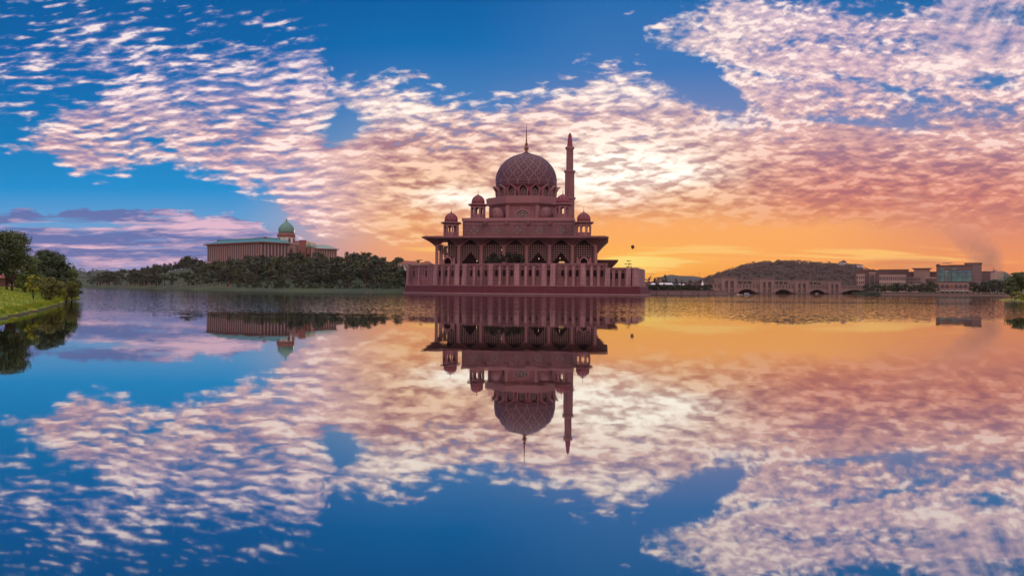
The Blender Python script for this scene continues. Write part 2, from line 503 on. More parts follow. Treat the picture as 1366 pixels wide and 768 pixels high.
COOL = lamp_mat('lit_cool_lamp', (0.8, 1.0, 0.9), 3.0)


def dome_mat(name, base, line, n, zs, r, band=None, fine=True):
    """Interlaced white strapwork on a dome: crossing wavy bands in angle and height."""
    m = bpy.data.materials.new(name)
    m.use_nodes = True
    nt = m.node_tree
    S.nt = nt
    b = nt.nodes['Principled BSDF']
    b.inputs['Roughness'].default_value = 0.55
    tc = node('ShaderNodeTexCoord')
    sp = node('ShaderNodeSeparateXYZ')
    nt.links.new(tc.outputs['Object'], sp.inputs[0])
    x, y, z = (S(sp.outputs[i]) for i in range(3))
    a = x._m('ARCTAN2', y, x) * (n / (2 * PI))
    v = z / zs
    wig = (v * (4 * PI))._m('SINE', v * (4 * PI)) * 0.05
    wig2 = (a * (4 * PI))._m('SINE', a * (4 * PI)) * 0.06

    def tri(q):
        return (q._m('FRACT', q) - 0.5)._m('ABSOLUTE', q._m('FRACT', q) - 0.5)
    t1 = tri(a + v * 0.5 + wig)
    t2 = tri(a - v * 0.5 - wig)
    w = 0.07
    l = 1.0 - t1.min(t2).step(w * 0.55, w)
    if fine:
        t3 = tri(a + v * 0.5 - wig + 0.5 + wig2)
        t4 = tri(a - v * 0.5 + wig + 0.5 - wig2)
        l = l.max((1.0 - t3.min(t4).step(0.02, 0.045)) * 0.6)
    if band:
        z0, z1 = band
        inb = 1.0 - (z - z1).step(-0.05, 0.05)
        edge = ((z - z1)._m('ABSOLUTE', z - z1)).min((z - z0)._m('ABSOLUTE', z - z0))
        cart = tri(a * 1.0 + 0.5)
        zc = (z - (z0 + z1) / 2)
        zc = zc._m('ABSOLUTE', zc)
        bl = (1.0 - edge.step(0.16, 0.3)).max((1.0 - cart.step(0.06, 0.1))).max(1.0 - (zc - 0.75)._m('ABSOLUTE', zc - 0.75).step(0.1, 0.2))
        l = l * (1.0 - inb) + bl * inb
    n1 = noise(S(tc.outputs['Object']), 0.5, 4.0, 0.6)
    c = mixc(l * 0.85, (*base, 1), (*line, 1))
    c = mixc(1.0, c, gray((n1 - 0.5) * 0.5 + 1.0), 'MULTIPLY')
    put(b.inputs['Base Color'], c)
    bn = node('ShaderNodeBump')
    bn.inputs['Strength'].default_value = 0.6
    bn.inputs['Distance'].default_value = 0.15
    put(bn.inputs['Height'], l)
    nt.links.new(bn.outputs[0], b.inputs['Normal'])
    return m


# ------------------------------------------------------------------ mesh builder
class MB:
    def __init__(self):
        self.bm = bmesh.new()
        self.M = Matrix.Identity(4)
        self.slot = 0

    def v(self, x, y, z):
        return self.bm.verts.new(self.M @ Vector((x, y, z)))

    def f(self, vs, smooth=False):
        try:
            fc = self.bm.faces.new(vs)
        except ValueError:
            return None
        fc.smooth = smooth
        fc.material_index = self.slot
        return fc

    def prism(self, pts, z0, z1, top=None, cap=True):
        top = top or pts
        a = [self.v(p[0], p[1], z0) for p in pts]
        b = [self.v(p[0], p[1], z1) for p in top]
        n = len(a)
        for i in range(n):
            self.f([a[i], a[(i + 1) % n], b[(i + 1) % n], b[i]])
        if cap:
            self.f(b)
            self.f(a[::-1])

    def box(self, x0, x1, y0, y1, z0, z1):
        self.prism([(x0, y0), (x1, y0), (x1, y1), (x0, y1)], z0, z1)

    def cbox(self, cx, cy_, z0, sx, sy, sz):
        self.box(cx - sx / 2, cx + sx / 2, cy_ - sy / 2, cy_ + sy / 2, z0, z0 + sz)

    def plate(self, pts, y0, y1):
        """polygon in x,z extruded along y"""
        a = [self.v(p[0], y0, p[1]) for p in pts]
        b = [self.v(p[0], y1, p[1]) for p in pts]
        n = len(a)
        for i in range(n):
            self.f([a[i], b[i], b[(i + 1) % n], a[(i + 1) % n]])
        self.f(a)
        self.f(b[::-1])

    def ring(self, outer, inner, y0, y1):
        """open strip between two outlines of equal length in x,z, extruded along y"""
        n = len(outer)
        A = [[self.v(p[0], y, p[1]) for p in q] for q in (outer, inner) for y in (y0, y1)]
        o0, o1, i0, i1 = A
        for k in range(n - 1):
            self.f([o0[k], o0[k + 1], i0[k + 1], i0[k]])
            self.f([o1[k + 1], o1[k], i1[k], i1[k + 1]])
            self.f([o0[k + 1], o0[k], o1[k], o1[k + 1]])
            self.f([i0[k], i0[k + 1], i1[k + 1], i1[k]])
        self.f([o0[0], i0[0], i1[0], o1[0]])
        self.f([o0[-1], o1[-1], i1[-1], i0[-1]])

    def lathe(self, prof, n=24, cx=0, cy_=0, rot=0.0, smooth=True):
        rings = []
        for r, z in prof:
            if r < 1e-4:
                rings.append([self.v(cx, cy_, z)])
            else:
                rings.append([self.v(cx + r * math.cos(rot + 2 * PI * i / n), cy_ + r * math.sin(rot + 2 * PI * i / n), z) for i in range(n)])
        for a, b in zip(rings, rings[1:]):
            if len(a) == 1 and len(b) == 1:
                continue
            if len(b) == 1:
                for i in range(n):
                    self.f([a[i], a[(i + 1) % n], b[0]], smooth)
            elif len(a) == 1:
                for i in range(n):
                    self.f([a[0], b[(i + 1) % n], b[i]], smooth)
            else:
                for i in range(n):
                    self.f([a[i], a[(i + 1) % n], b[(i + 1) % n], b[i]], smooth)
        if len(rings[0]) > 1:
            self.f(rings[0][::-1])
        if len(rings[-1]) > 1:
            self.f(rings[-1])

    def tube(self, p0, p1, r0, r1, n=6):
        p0, p1 = Vector(p0), Vector(p1)
        d = (p1 - p0).normalized()
        s = d.cross(Vector((0.3, 0.9, 0.2))).normalized()
        t = d.cross(s)
        a = [self.v(*(p0 + (s * math.cos(2 * PI * i / n) + t * math.sin(2 * PI * i / n)) * r0)) for i in range(n)]
        b = [self.v(*(p1 + (s * math.cos(2 * PI * i / n) + t * math.sin(2 * PI * i / n)) * r1)) for i in range(n)]
        for i in range(n):
            self.f([a[i], a[(i + 1) % n], b[(i + 1) % n], b[i]], True)
        self.f(a[::-1]); self.f(b)

    def leaf(self, p, nrm, size, rnd):
        n = Vector(nrm).normalized()
        s = n.cross(Vector((rnd.uniform(-1, 1), rnd.uniform(-1, 1), rnd.uniform(-1, 1)))).normalized()
        t = n.cross(s)
        a, b = s * size * rnd.uniform(0.6, 1.1), t * size * rnd.uniform(0.35, 0.7)
        p = Vector(p)
        self.f([self.v(*(p - a)), self.v(*(p + b)), self.v(*(p + a)), self.v(*(p - b))])

    def build(self, name, mats, parent=None, recalc=True, offset=None):
        if recalc:
            bmesh.ops.recalc_face_normals(self.bm, faces=self.bm.faces)
        me = bpy.data.meshes.new(name)
        if offset is not None:
            bmesh.ops.translate(self.bm, verts=self.bm.verts, vec=offset)
        self.bm.to_mesh(me)
        self.bm.free()
        for m in (mats if isinstance(mats, (list, tuple)) else [mats]):
            me.materials.append(m)
        o = bpy.data.objects.new(name, me)
        COL.objects.link(o)
        if parent:
            o.parent = parent
        return o


def tag(o, label, cat, group=None):
    o['label'] = label
    o['category'] = cat
    if group:
        o['group'] = group
    return o


def empty(name, loc, rz, label, cat, group=None):
    o = bpy.data.objects.new(name, None)
    COL.objects.link(o)
    o.location = loc
    o.rotation_euler = (0, 0, rz)
    return tag(o, label, cat, group)


def kind(o, k):
    o['kind'] = k
    return o


def dup(root, loc=None, rz=None, label=None, scale=None):
    """a copy of a thing with copies of its parts and sub-parts"""
    r = root.copy()
    COL.objects.link(r)
    if loc is not None:
        r.location = loc
    if rz is not None:
        r.rotation_euler = (0, 0, rz)
    if scale is not None:
        r.scale = scale
    if label:
        r['label'] = label
    for ch in list(root.children):
        c = ch.copy(); COL.objects.link(c); c.parent = r
        for g in ch.children:
            d = g.copy(); COL.objects.link(d); d.parent = c
    return r


def subcopy(src, parent, loc=None, rz=None):
    """a copy of a part (with its sub-parts) under the same or another thing"""
    c = src.copy(); COL.objects.link(c); c.parent = parent
    if loc is not None:
        c.location = loc
    if rz is not None:
        c.rotation_euler = (0, 0, rz)
    for g in src.children:
        d = g.copy(); COL.objects.link(d); d.parent = c
    return c


def arch(w, z0, spring, apex, n=7, p=0.62):
    """outline of a pointed opening from bottom left over the apex to bottom right"""
    pts = [(-w / 2, z0)]
    for i in range(n + 1):
        t = i / n
        pts.append((-w / 2 * (1 - t), spring + (apex - spring) * t ** p))
    right = [(-x, z) for x, z in pts[:-1]][::-1]
    return pts + right


# ------------------------------------------------------------------ water
def build_water():
    b = MB()
    b.f([b.v(-3000, -250, 0), b.v(3000, -250, 0), b.v(3000, 1500, 0), b.v(-3000, 1500, 0)])
    m = bpy.data.materials.new('lake_water')
    m.use_nodes = True
    nt = m.node_tree
    S.nt = nt
    nt.nodes.clear()
    tc = node('ShaderNodeTexCoord')
    sp = node('ShaderNodeSeparateXYZ')
    nt.links.new(tc.outputs['Object'], sp.inputs[0])
    x, y = S(sp.outputs[0]), S(sp.outputs[1])
    # wind-ruffled lanes far out, nearly still water close by: the surface normal itself leans by small random slopes
    ly = (y.max(5.0))._m('LOGARITHM', y.max(5.0), 2.71828)
    lanes = noise(comb(x / 75.0, ly * 5.2, 2.0), 1.0, 4.0, 0.55, 0.3)
    broad = noise(comb(x / 210.0, ly * 2.1, 6.0), 1.0, 3.0, 0.5, 0.2)
    gate = y.step(60.0, 112.0)
    rip = gate * ((lanes * 0.65 + broad * 0.35) - 0.5 + gate * 0.22).step(0.0, 0.2)

    def slope(scale, z, detail):
        n = node('ShaderNodeTexNoise')
        put(n.inputs['Vector'], comb(x * scale[0], y * scale[1], z))
        n.inputs['Scale'].default_value = 1.0
        n.inputs['Detail'].default_value = detail
        n.inputs['Roughness'].default_value = 0.6
        sc = node('ShaderNodeSeparateXYZ')
        nt.links.new(n.outputs['Color'], sc.inputs[0])
        return S(sc.outputs[0]) - 0.5, S(sc.outputs[1]) - 0.5
    fx, fy = slope((2.3, 1.9), 0.3, 2.0)
    sx, sy = slope((1.3, 0.9), 4.2, 2.0)
    am = rip * 0.19 + 0.0034
    as_ = rip * 0.03 + 0.0042
    nx = fx * am * 0.6 + sx * as_ * 0.5
    ny = fy * am + sy * as_
    vn = node('ShaderNodeVectorMath', operation='NORMALIZE')
    put(vn.inputs[0], comb(nx, ny, 1.0))
    g = node('ShaderNodeBsdfGlossy')
    g.inputs['Color'].default_value = (0.79, 0.80, 0.79, 1)
    g.inputs['Roughness'].default_value = 0.02
    nt.links.new(vn.outputs[0], g.inputs['Normal'])
    d = node('ShaderNodeBsdfDiffuse')
    mur = noise(comb(x / 6.0, y / 6.0, 1.0), 1.0, 4.0, 0.6)
    put(d.inputs['Color'], mixc(mur, (0.006, 0.018, 0.026, 1), (0.02, 0.034, 0.036, 1)))
    lw = node('ShaderNodeLayerWeight')
    lw.inputs['Blend'].default_value = 0.5
    fac = S(lw.outputs['Facing']).step(0.58, 0.92) * 0.26 + 0.72
    mx = node('ShaderNodeMixShader')
    put(mx.inputs[0], fac)
    nt.links.new(d.outputs[0], mx.inputs[1])
    nt.links.new(g.outputs[0], mx.inputs[2])
    out = node('ShaderNodeOutputMaterial')
    nt.links.new(mx.outputs[0], out.inputs['Surface'])
    kind(b.build('lake_water', m), 'structure')


build_water()
# ------------------------------------------------------------------ the mosque
TH = R(6.5)
MX0, MY0 = 1.53, 400.0
MC, MS = math.cos(TH), math.sin(TH)
FLOOR_Z = 12.6


def mlx(px, ly):
    """local x of a photo column at local depth ly"""
    t = (px - 683.0) / F
    return (t * (MY0 + ly * MC) - MX0 - ly * MS) / (MC + t * MS)


def mlz(py, lx, ly):
    Yd = MY0 - lx * MS + ly * MC
    return CAM_H + (384.0 - py) / F * Yd


def zx(q): return 520 + q * 0.33866
def zy(q): return 150 + q * 0.33866


def build_mosque():
    root = empty('mosque', (MX0, MY0, FLOOR_Z), -TH, 'large rose pink mosque with a patterned dome, standing on the lakeside terrace', 'mosque')
    OFF = Vector((0, 0, -FLOOR_Z))

    def P(mb, name, m, parent=root):
        return mb.build(name, m, parent, offset=OFF if parent is root else None)

    bay = 11.36
    cols = [-39.76 + bay * i for i in range(8)]
    spring, apex, eave_z, top_z = 23.9, 27.6, 27.4, 28.3

    # columns of the arcade (front row, then the returning side rows)
    b = MB()
    oct_ = lambda r: [(r * math.cos(PI / 8 + k * PI / 4), r * math.sin(PI / 8 + k * PI / 4)) for k in range(8)]
    b.cbox(0, 0, 0, 2.0, 2.0, 0.9)
    b.prism(oct_(0.78), 0.9, spring - FLOOR_Z - 0.4)
    b.prism(oct_(0.78), spring - FLOOR_Z - 0.4, spring - FLOOR_Z + 1.2, oct_(1.15))
    col0 = b.build('column', PINKL, root)
    col0.location = (cols[0], 0, 0)
    for i in range(1, 8):
        subcopy(col0, root, (cols[i], 0, 0))
    for sx in (-1, 1):
        for k in (1, 2):
            subcopy(col0, root, (sx * 39.76, k * bay, 0))

    # roof slab and the fluted soffit that flares from the columns to the eave
    b = MB()
    ex, ey, dep = 46.0, -7.0, 34.0
    b.prism([(-ex, ey), (ex, ey), (ex, dep), (-ex, dep)], eave_z + 0.25, top_z)
    b.prism([(-ex + 1.2, ey + 1.2), (ex - 1.2, ey + 1.2), (ex - 1.2, dep), (-ex + 1.2, dep)], top_z, top_z + 0.35)
    P(b, 'eave_slab', PINK)
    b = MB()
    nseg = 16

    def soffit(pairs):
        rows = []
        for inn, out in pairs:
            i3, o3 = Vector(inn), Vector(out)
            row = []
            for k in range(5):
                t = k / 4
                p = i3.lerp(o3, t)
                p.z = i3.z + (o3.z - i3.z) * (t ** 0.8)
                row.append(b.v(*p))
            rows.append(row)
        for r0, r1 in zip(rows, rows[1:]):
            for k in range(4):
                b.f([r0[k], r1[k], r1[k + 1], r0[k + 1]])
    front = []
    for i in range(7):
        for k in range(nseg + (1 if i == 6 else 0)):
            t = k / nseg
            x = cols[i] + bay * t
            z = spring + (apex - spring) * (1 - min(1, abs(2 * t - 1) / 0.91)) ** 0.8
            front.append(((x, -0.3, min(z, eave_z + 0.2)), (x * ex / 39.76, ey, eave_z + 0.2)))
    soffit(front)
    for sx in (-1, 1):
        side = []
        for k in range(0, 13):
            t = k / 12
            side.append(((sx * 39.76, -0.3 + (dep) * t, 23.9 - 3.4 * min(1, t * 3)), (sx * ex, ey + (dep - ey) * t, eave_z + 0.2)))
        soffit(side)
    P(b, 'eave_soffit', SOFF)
    # spandrels over each arch
    b = MB()
    for i in range(7):
        x0, x1 = cols[i], cols[i] + bay
        xs = [x0 + bay * k / nseg for k in range(nseg + 1)]
        zs = [min(spring + (apex - spring) * (1 - min(1, abs(2 * k / nseg - 1) / 0.91)) ** 0.8, eave_z + 0.2) for k in range(nseg + 1)]
        for k in range(nseg):
            q = [(xs[k], zs[k]), (xs[k + 1], zs[k + 1]), (xs[k + 1], eave_z + 0.24), (xs[k], eave_z + 0.24)]
            b.plate(q, -0.25, 0.35)
    P(b, 'arch_spandrel', PINKL)
    # the pale edge of each arch
    for i in range(7):
        c = cols[i] + bay / 2
        hw = bay / 2 * 0.91

        def az(t): return min(spring + (apex - spring) * (1 - min(1, abs(t))) ** 0.8, eave_z + 0.2)
        ts = [-1 + k / 12 for k in range(25)]
        o = [(c - hw, spring - 2.0)] + [(c + hw * t, az(t)) for t in ts] + [(c + hw, spring - 2.0)]
        n_ = [(c - hw + 0.22, spring - 2.0)] + [(c + (hw - 0.22) * t, az(t) - 0.3) for t in ts] + [(c + hw - 0.22, spring - 2.0)]
        b = MB()
        b.ring(o, n_, -0.42, 0.4)
        P(b, 'arch_edge', PINKL)

    # hall behind the arcade
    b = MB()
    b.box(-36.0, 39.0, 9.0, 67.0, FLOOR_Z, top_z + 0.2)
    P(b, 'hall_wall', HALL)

    # lattice screens, one per bay, with a stepped opening or a portal
    def archz(u):
        return spring + (apex - spring) * (1 - min(1, abs(u) / (bay / 2 * 0.91))) ** 0.8 - 0.05

    openings = {1: 'step', 2: 'step', 4: 'step', 5: 'step', 0: 'portal', 6: 'portal', 3: 'step'}
    for i in range(7):
        c = cols[i] + bay / 2
        b = MB()
        op = openings[i]

        def inside(u, z):
            if op == 'step':
                return z < FLOOR_Z + 7.8 - max(0.0, (abs(u) - 0.5)) * 1.3
            if op == 'portal':
                return abs(u) < 2.4 and z < FLOOR_Z + 5.6
            return False
        st = 1.14
        nx = 9
        for k in range(nx):
            u = (k - (nx - 1) / 2) * st
            zt = min(archz(u), spring + 1.1)
            z0 = FLOOR_Z
            while inside(u, z0 + 0.05):
                z0 += 0.47
            b.box(c + u - 0.11, c + u + 0.11, 1.0, 1.26, z0, zt)
        z = FLOOR_Z + 0.9
        while z < spring + 1.0:
            us = [u * 0.235 for u in range(-22, 23) if archz(u * 0.235) > z and not inside(u * 0.235, z)]
            if us:
                runs = []
                for u in us:
                    if runs and abs(u - runs[-1][1] - 0.235) < 1e-3:
                        runs[-1][1] = u
                    else:
                        runs.append([u, u])
                for u0, u1 in runs:
                    b.box(c + u0 - 0.12, c + u1 + 0.12, 1.04, 1.22, z, z + 0.24)
            z += st
        P(b, 'lattice_screen', LATT)
        if op == 'step':
            b = MB()
            ow = [(u, FLOOR_Z + 7.8 - max(0.0, (abs(u) - 0.5)) * 1.3) for u in (-4.9, -3.6, -2.4, -1.4, -0.5, 0.5, 1.4, 2.4, 3.6, 4.9)]
            pts = [(-5.0, FLOOR_Z)]
            for u, zz in ow:
                pts.append((u, max(zz, FLOOR_Z + 0.1)))
            pts.append((5.0, FLOOR_Z))
            b.plate([(c + u, zz) for u, zz in pts], 1.3, 1.6)
            P(b, 'entrance_opening', DOOR_SHADE)  # dark sheet standing for the unlit interior behind the opening
        elif op == 'portal':
            b = MB()
            o = arch(4.8, FLOOR_Z, FLOOR_Z + 4.2, FLOOR_Z + 6.4)
            n_ = arch(3.4, FLOOR_Z, FLOOR_Z + 3.9, FLOOR_Z + 5.6)
            b.ring([(c + x, z) for x, z in o], [(c + x, z) for x, z in n_], -0.6, 1.6)
            fr = P(b, 'portal_frame', PINKL)
            for sx in (-1, 1):
                b = MB()
                b.cbox(c + sx * 3.1, -0.2, FLOOR_Z, 1.0, 1.0, 4.6)
                b.lathe([(0.5, FLOOR_Z + 4.6), (0.62, FLOOR_Z + 5.0), (0.3, FLOOR_Z + 5.6), (0.0, FLOOR_Z + 6.0)], 8, c + sx * 3.1, -0.2)
                P(b, 'portal_post', PINKL)
            b = MB()
            b.plate([(c + x, z) for x, z in n_], 1.2, 1.5)
            P(b, 'door', DOOR_SHADE)
    # lit lanterns hanging in the arcade
    for px_, py_, m in ((718.6, 345.0, WARM), (746.8, 344.2, WARM), (636.0, 348.5, WARM), (669.0, 333.5, WARM), (610.5, 343.5, WARM)):
        x = mlx(px_, 0.6)
        z = mlz(py_, x, 0.6)
        b = MB()
        b.lathe([(0.0, z - 0.3), (0.09, z - 0.15), (0.1, z + 0.15), (0.12, z + 0.3), (0.0, z + 0.35)], 8, x, 0.6)
        P(b, 'lantern', m)
    x = mlx(749.0, -1.0); z = mlz(351.0, x, -1.0)
    b = MB()
    for k in range(3):
        b.box(x - 1.9 + k * 0.3, x + 1.9 - k * 0.3, -1.1, -0.9, z - 0.9 + k * 0.72, z - 0.4 + k * 0.72)
    P(b, 'lit_panel', AMBER)

    # block above the eave
    by0, by1, bw, bz0, bz1 = 10.0, 67.0, 28.4, top_z + 0.1, 38.8
    b = MB()
    b.box(-bw, bw, by0, by1, bz0, bz1 - 1.5)
    P(b, 'upper_block', BLOCK)
    b = MB()
    b.box(-bw - 0.45, bw + 0.45, by0 - 0.45, by1 + 0.45, bz1 - 1.5, bz1)
    b.box(-bw - 0.2, bw + 0.2, by0 - 0.2, by0 - 0.003, bz1 - 3.3, bz1 - 3.0)
    b.box(bw + 0.003, bw + 0.2, by0 - 0.2, by1, bz1 - 3.3, bz1 - 3.0)
    P(b, 'coping', PINKL)
    # diamonds and rainwater spouts on the front of the block
    zc = 32.4
    for k in range(5):
        cx = -22.6 + 11.1 * k + 0.3
        b = MB()
        r = 1.95
        fr_o = [(cx - r, zc), (cx, zc + r), (cx + r, zc), (cx, zc - r), (cx - r, zc)]
        q = r * 0.78
        fr_i = [(cx - q, zc), (cx, zc + q), (cx + q, zc), (cx, zc - q), (cx - q, zc)]
        b.ring(fr_o, fr_i, by0 - 0.22, by0 - 0.004)
        s = 0.62
        b.ring([(cx - s, zc), (cx, zc + s), (cx + s, zc), (cx, zc - s), (cx - s, zc)],
               [(cx - s * .55, zc), (cx, zc + s * .55), (cx + s * .55, zc), (cx, zc - s * .55), (cx - s * .55, zc)], by0 - 0.2, by0 - 0.05)
        d = P(b, 'diamond_frame', LATT)
        b = MB()
        b.plate([(cx - q, zc), (cx, zc + q), (cx + q, zc), (cx, zc - q)], by0 - 0.1, by0 - 0.005)
        b.build('diamond_grille', GRILLE, d, offset=OFF)
        if k < 4:
            b = MB()
            sxx = cx + 5.6
            b.box(sxx - 0.75, sxx + 0.75, by0 - 1.3, by0 - 0.003, 36.1, 36.9)
            b.prism([(sxx - .75, by0 - 1.3), (sxx + .75, by0 - 1.3), (sxx + .75, by0 - .004), (sxx - .75, by0 - .004)], 36.1, 34.6,
                    [(sxx - .35, by0 - .5), (sxx + .35, by0 - .5), (sxx + .35, by0 - .004), (sxx - .35, by0 - .004)])
            P(b, 'water_spout', PINK)

    # turrets: two on the eave slab, two on the block
    def turret(name, lx, ly, z):
        b = MB()
        o8 = lambda r: [(r * math.cos(PI / 8 + k * PI / 4), r * math.sin(PI / 8 + k * PI / 4)) for k in range(8)]
        b.prism(o8(4.5), -0.2, 0.5)
        b.prism(o8(4.0), 0.5, 2.4)
        t = b.build(name, PINK, root)
        t.location = (lx, ly, z - FLOOR_Z)
        for k in range(8):
            a = PI / 8 + k * PI / 4
            b = MB()
            b.M = Matrix.Rotation(a, 4, 'Z')
            b.box(3.2, 3.9, -0.42, 0.42, 2.4, 6.1)
            b.build('pillar', PINKL, t)
        for k in range(8):
            a = k * PI / 4 + PI / 2
            b = MB()
            b.M = Matrix.Rotation(a, 4, 'Z')
            wv = 3.9 * math.cos(PI / 8) * 0.99
            hw = wv * math.tan(PI / 8)
            ar = arch(hw * 2 * 0.72, 2.5, 4.6, 6.0, 5)
            o = [(-hw, 2.5)] + [(-hw + 2 * hw * j / (len(ar) - 3), 6.9) for j in range(len(ar) - 2)] + [(hw, 2.5)]
            b.ring(o, ar, -wv, -wv + 0.5)
            b.build('arch', PINKL, t)
        b = MB()
        b.prism(o8(3.95), 6.5, 7.2, o8(5.4))
        b.prism(o8(5.4), 7.2, 7.75, o8(5.2))
        b.prism(o8(3.7), 7.75, 8.2)
        b.build('eave', PINK, t)
        b = MB()
        b.lathe([(3.25, 0), (3.42, 0.7), (3.4, 1.4), (3.1, 2.4), (2.5, 3.3), (1.6, 4.05), (0.8, 4.45), (0.35, 4.7), (0, 4.8)], 28)
        d = b.build('turret_dome', TDOME, t)
        d.location = (0, 0, 8.05)
        b = MB()
        b.lathe([(0.28, 12.6), (0.3, 12.9), (0.14, 13.1), (0.24, 13.4), (0.1, 13.6), (0.06, 15.4), (0, 15.6)], 8)
        b.build('finial', GOLD, t)
        return t

    TDOME = dome_mat('turret_dome_tiles', (0.15, 0.02, 0.035), (0.30, 0.12, 0.13), 10, 2.2, 3.4, None, False)
    t0 = turret('turret', mlx(zx(240), 7), 7, top_z + 0.35)
    for px_, ly, z in ((zx(762), 7, top_z + 0.35), (zx(345.5), 17, bz1), (zx(679), 17, bz1)):
        subcopy(t0, root, (mlx(px_, ly), ly, z - FLOOR_Z))

    # octagonal storey, ring and dome
    dy = 38.7
    dxl = mlx(700.9, dy)

    def octo(ap):
        r = ap / math.cos(PI / 8)
        return [(dxl + r * math.cos(PI / 8 + k * PI / 4), dy + r * math.sin(PI / 8 + k * PI / 4)) for k in range(8)]
    b = MB()
    b.prism(octo(18.6), bz1 + 0.005, 45.9)
    P(b, 'octagon_storey', PINK)
    b = MB()
    b.prism(octo(18.3), 45.9, 47.4, octo(20.3))
    b.prism(octo(20.3), 47.4, 50.7, octo(20.8))
    b.prism(octo(20.0), 50.7, 51.1)
    P(b, 'ring_parapet', PINKL)
    for k in range(8):
        a = PI / 8 + k * PI / 4
        b = MB()
        r = 18.6 / math.cos(PI / 8)
        b.M = Matrix.Translation((dxl + r * math.cos(a), dy + r * math.sin(a), 0)) @ Matrix.Rotation(a, 4, 'Z')
        b.box(-0.6, 0.45, -1.0, 1.0, bz1 + 0.006, 46.3)
        P(b, 'corner_pilaster', PINKL)
    for k in (5, 6, 7):
        a = k * PI / 4
        M = Matrix.Translation((dxl, dy, 0)) @ Matrix.Rotation(a + PI / 2, 4, 'Z') @ Matrix.Translation((0, -18.6, 0))
        b = MB(); b.M = M
        o = arch(7.6, bz1, bz1 + 3.6, bz1 + 5.9); i_ = arch(6.4, bz1, bz1 + 3.3, bz1 + 5.2)
        b.ring(o, i_, -0.5, -0.004)
        w = P(b, 'arched_window', PINKL)
        b = MB(); b.M = M
        b.plate(i_, -0.12, -0.006)
        b.build('glass', DARK, w, offset=OFF)
        b = MB(); b.M = M
        o2 = arch(4.9, bz1, bz1 + 2.7, bz1 + 4.2); i2 = arch(4.4, bz1, bz1 + 2.6, bz1 + 3.9)
        b.ring(o2, i2, -0.3, -0.125)
        o2 = arch(2.5, bz1, bz1 + 2.1, bz1 + 3.1); i2 = arch(2.0, bz1, bz1 + 2.0, bz1 + 2.8)
        b.ring(o2, i2, -0.3, -0.125)
        for u in (-2.8, -1.7, 0, 1.7, 2.8):
            b.box(u - 0.1, u + 0.1, -0.28, -0.13, bz1, bz1 + 4.6 - abs(u) * 0.75)
        for zz in (1.2, 2.4):
            b.box(-3.1, 3.1, -0.27, -0.135, bz1 + zz, bz1 + zz + 0.16)
        b.build('tracery', LATT, w, offset=OFF)
    for px_ in (zx(420.5), zx(612.5)):
        ly = 20.5
        b = MB()
        b.lathe([(3.6, bz1 + 0.004), (3.6, bz1 + 2.6), (3.45, bz1 + 3.8), (2.9, bz1 + 5.0), (2.0, bz1 + 5.9), (0.9, bz1 + 6.4), (0, bz1 + 6.5)], 28, mlx(px_, ly), ly)
        P(b, 'small_dome', PINK)
    # drum with sixteen hooded windows
    b = MB()
    b.lathe([(15.5, 51.0), (15.5, 57.4)], 64, dxl, dy, smooth=True)
    P(b, 'drum', MAGENTA)
    for k in range(16):
        a = -PI / 2 + k * PI / 8
        if math.sin(a) > 0.45:
            continue
        M = Matrix.Translation((dxl, dy, 0)) @ Matrix.Rotation(a + PI / 2, 4, 'Z')
        b = MB(); b.M = M
        # hood: the outline leans outwards as it rises
        o = arch(4.9, 51.1, 55.2, 57.9, 7); i_ = arch(3.9, 51.1, 54.9, 57.2, 7)

        def outy(z):
            t = max(0.0, (z - 53.4) / 4.5)
            return -16.3 - 2.6 * t * t
        n = len(o)
        R_ = [[b.v(x, outy(z), z) for x, z in o], [b.v(x, outy(z), z) for x, z in i_], [b.v(x, -15.2, z) for x, z in o], [b.v(x, -15.2, z) for x, z in i_]]
        for j in range(n - 1):
            b.f([R_[0][j], R_[0][j + 1], R_[1][j + 1], R_[1][j]])
            b.f([R_[0][j + 1], R_[0][j], R_[2][j], R_[2][j + 1]])
            b.f([R_[1][j], R_[1][j + 1], R_[3][j + 1], R_[3][j]])
        w = P(b, 'hooded_window', PINKL)
        b = MB(); b.M = M
        b.plate(arch(3.9, 51.1, 54.9, 57.2, 7), -15.62, -15.3)
        b.build('glass', VOID, w, offset=OFF)
        b = MB(); b.M = M
        ii = arch(3.0, 51.1, 53.9, 55.9, 6); i2 = arch(2.55, 51.1, 53.8, 55.5, 6)
        b.ring(ii, i2, -15.95, -15.63)
        for u in (-0.65, 0, 0.65):
            b.box(u - 0.09, u + 0.09, -15.85, -15.64, 51.1, 55.3 - abs(u))
        for zz in (52.1, 53.2, 54.3):
            b.box(-1.2, 1.2, -15.83, -15.65, zz, zz + 0.14)
        b.build('tracery', LATT, w, offset=OFF)
    prof = [(15.6, 57.2), (16.2, 57.4), (16.55, 58.6), (16.7, 60.2), (16.72, 61.6), (16.6, 63.2), (16.2, 65.0), (15.5, 66.8), (14.5, 68.6), (13.3, 70.2), (11.6, 72.0), (9.6, 73.5), (7.2, 74.75), (5.0, 75.5), (3.4, 75.95), (2.2, 76.5), (1.2, 76.9)]
    b = MB()
    b.lathe([(r, z - 57.2) for r, z in prof], 72)
    DM = dome_mat('dome_strapwork', (0.07, 0.02, 0.033), (0.20, 0.115, 0.135), 18, 3.2, 16.7, (0.2, 3.4), True)
    dome = b.build('dome', DM, root)
    dome.location = (dxl, dy, 57.2 - FLOOR_Z)
    b = MB()
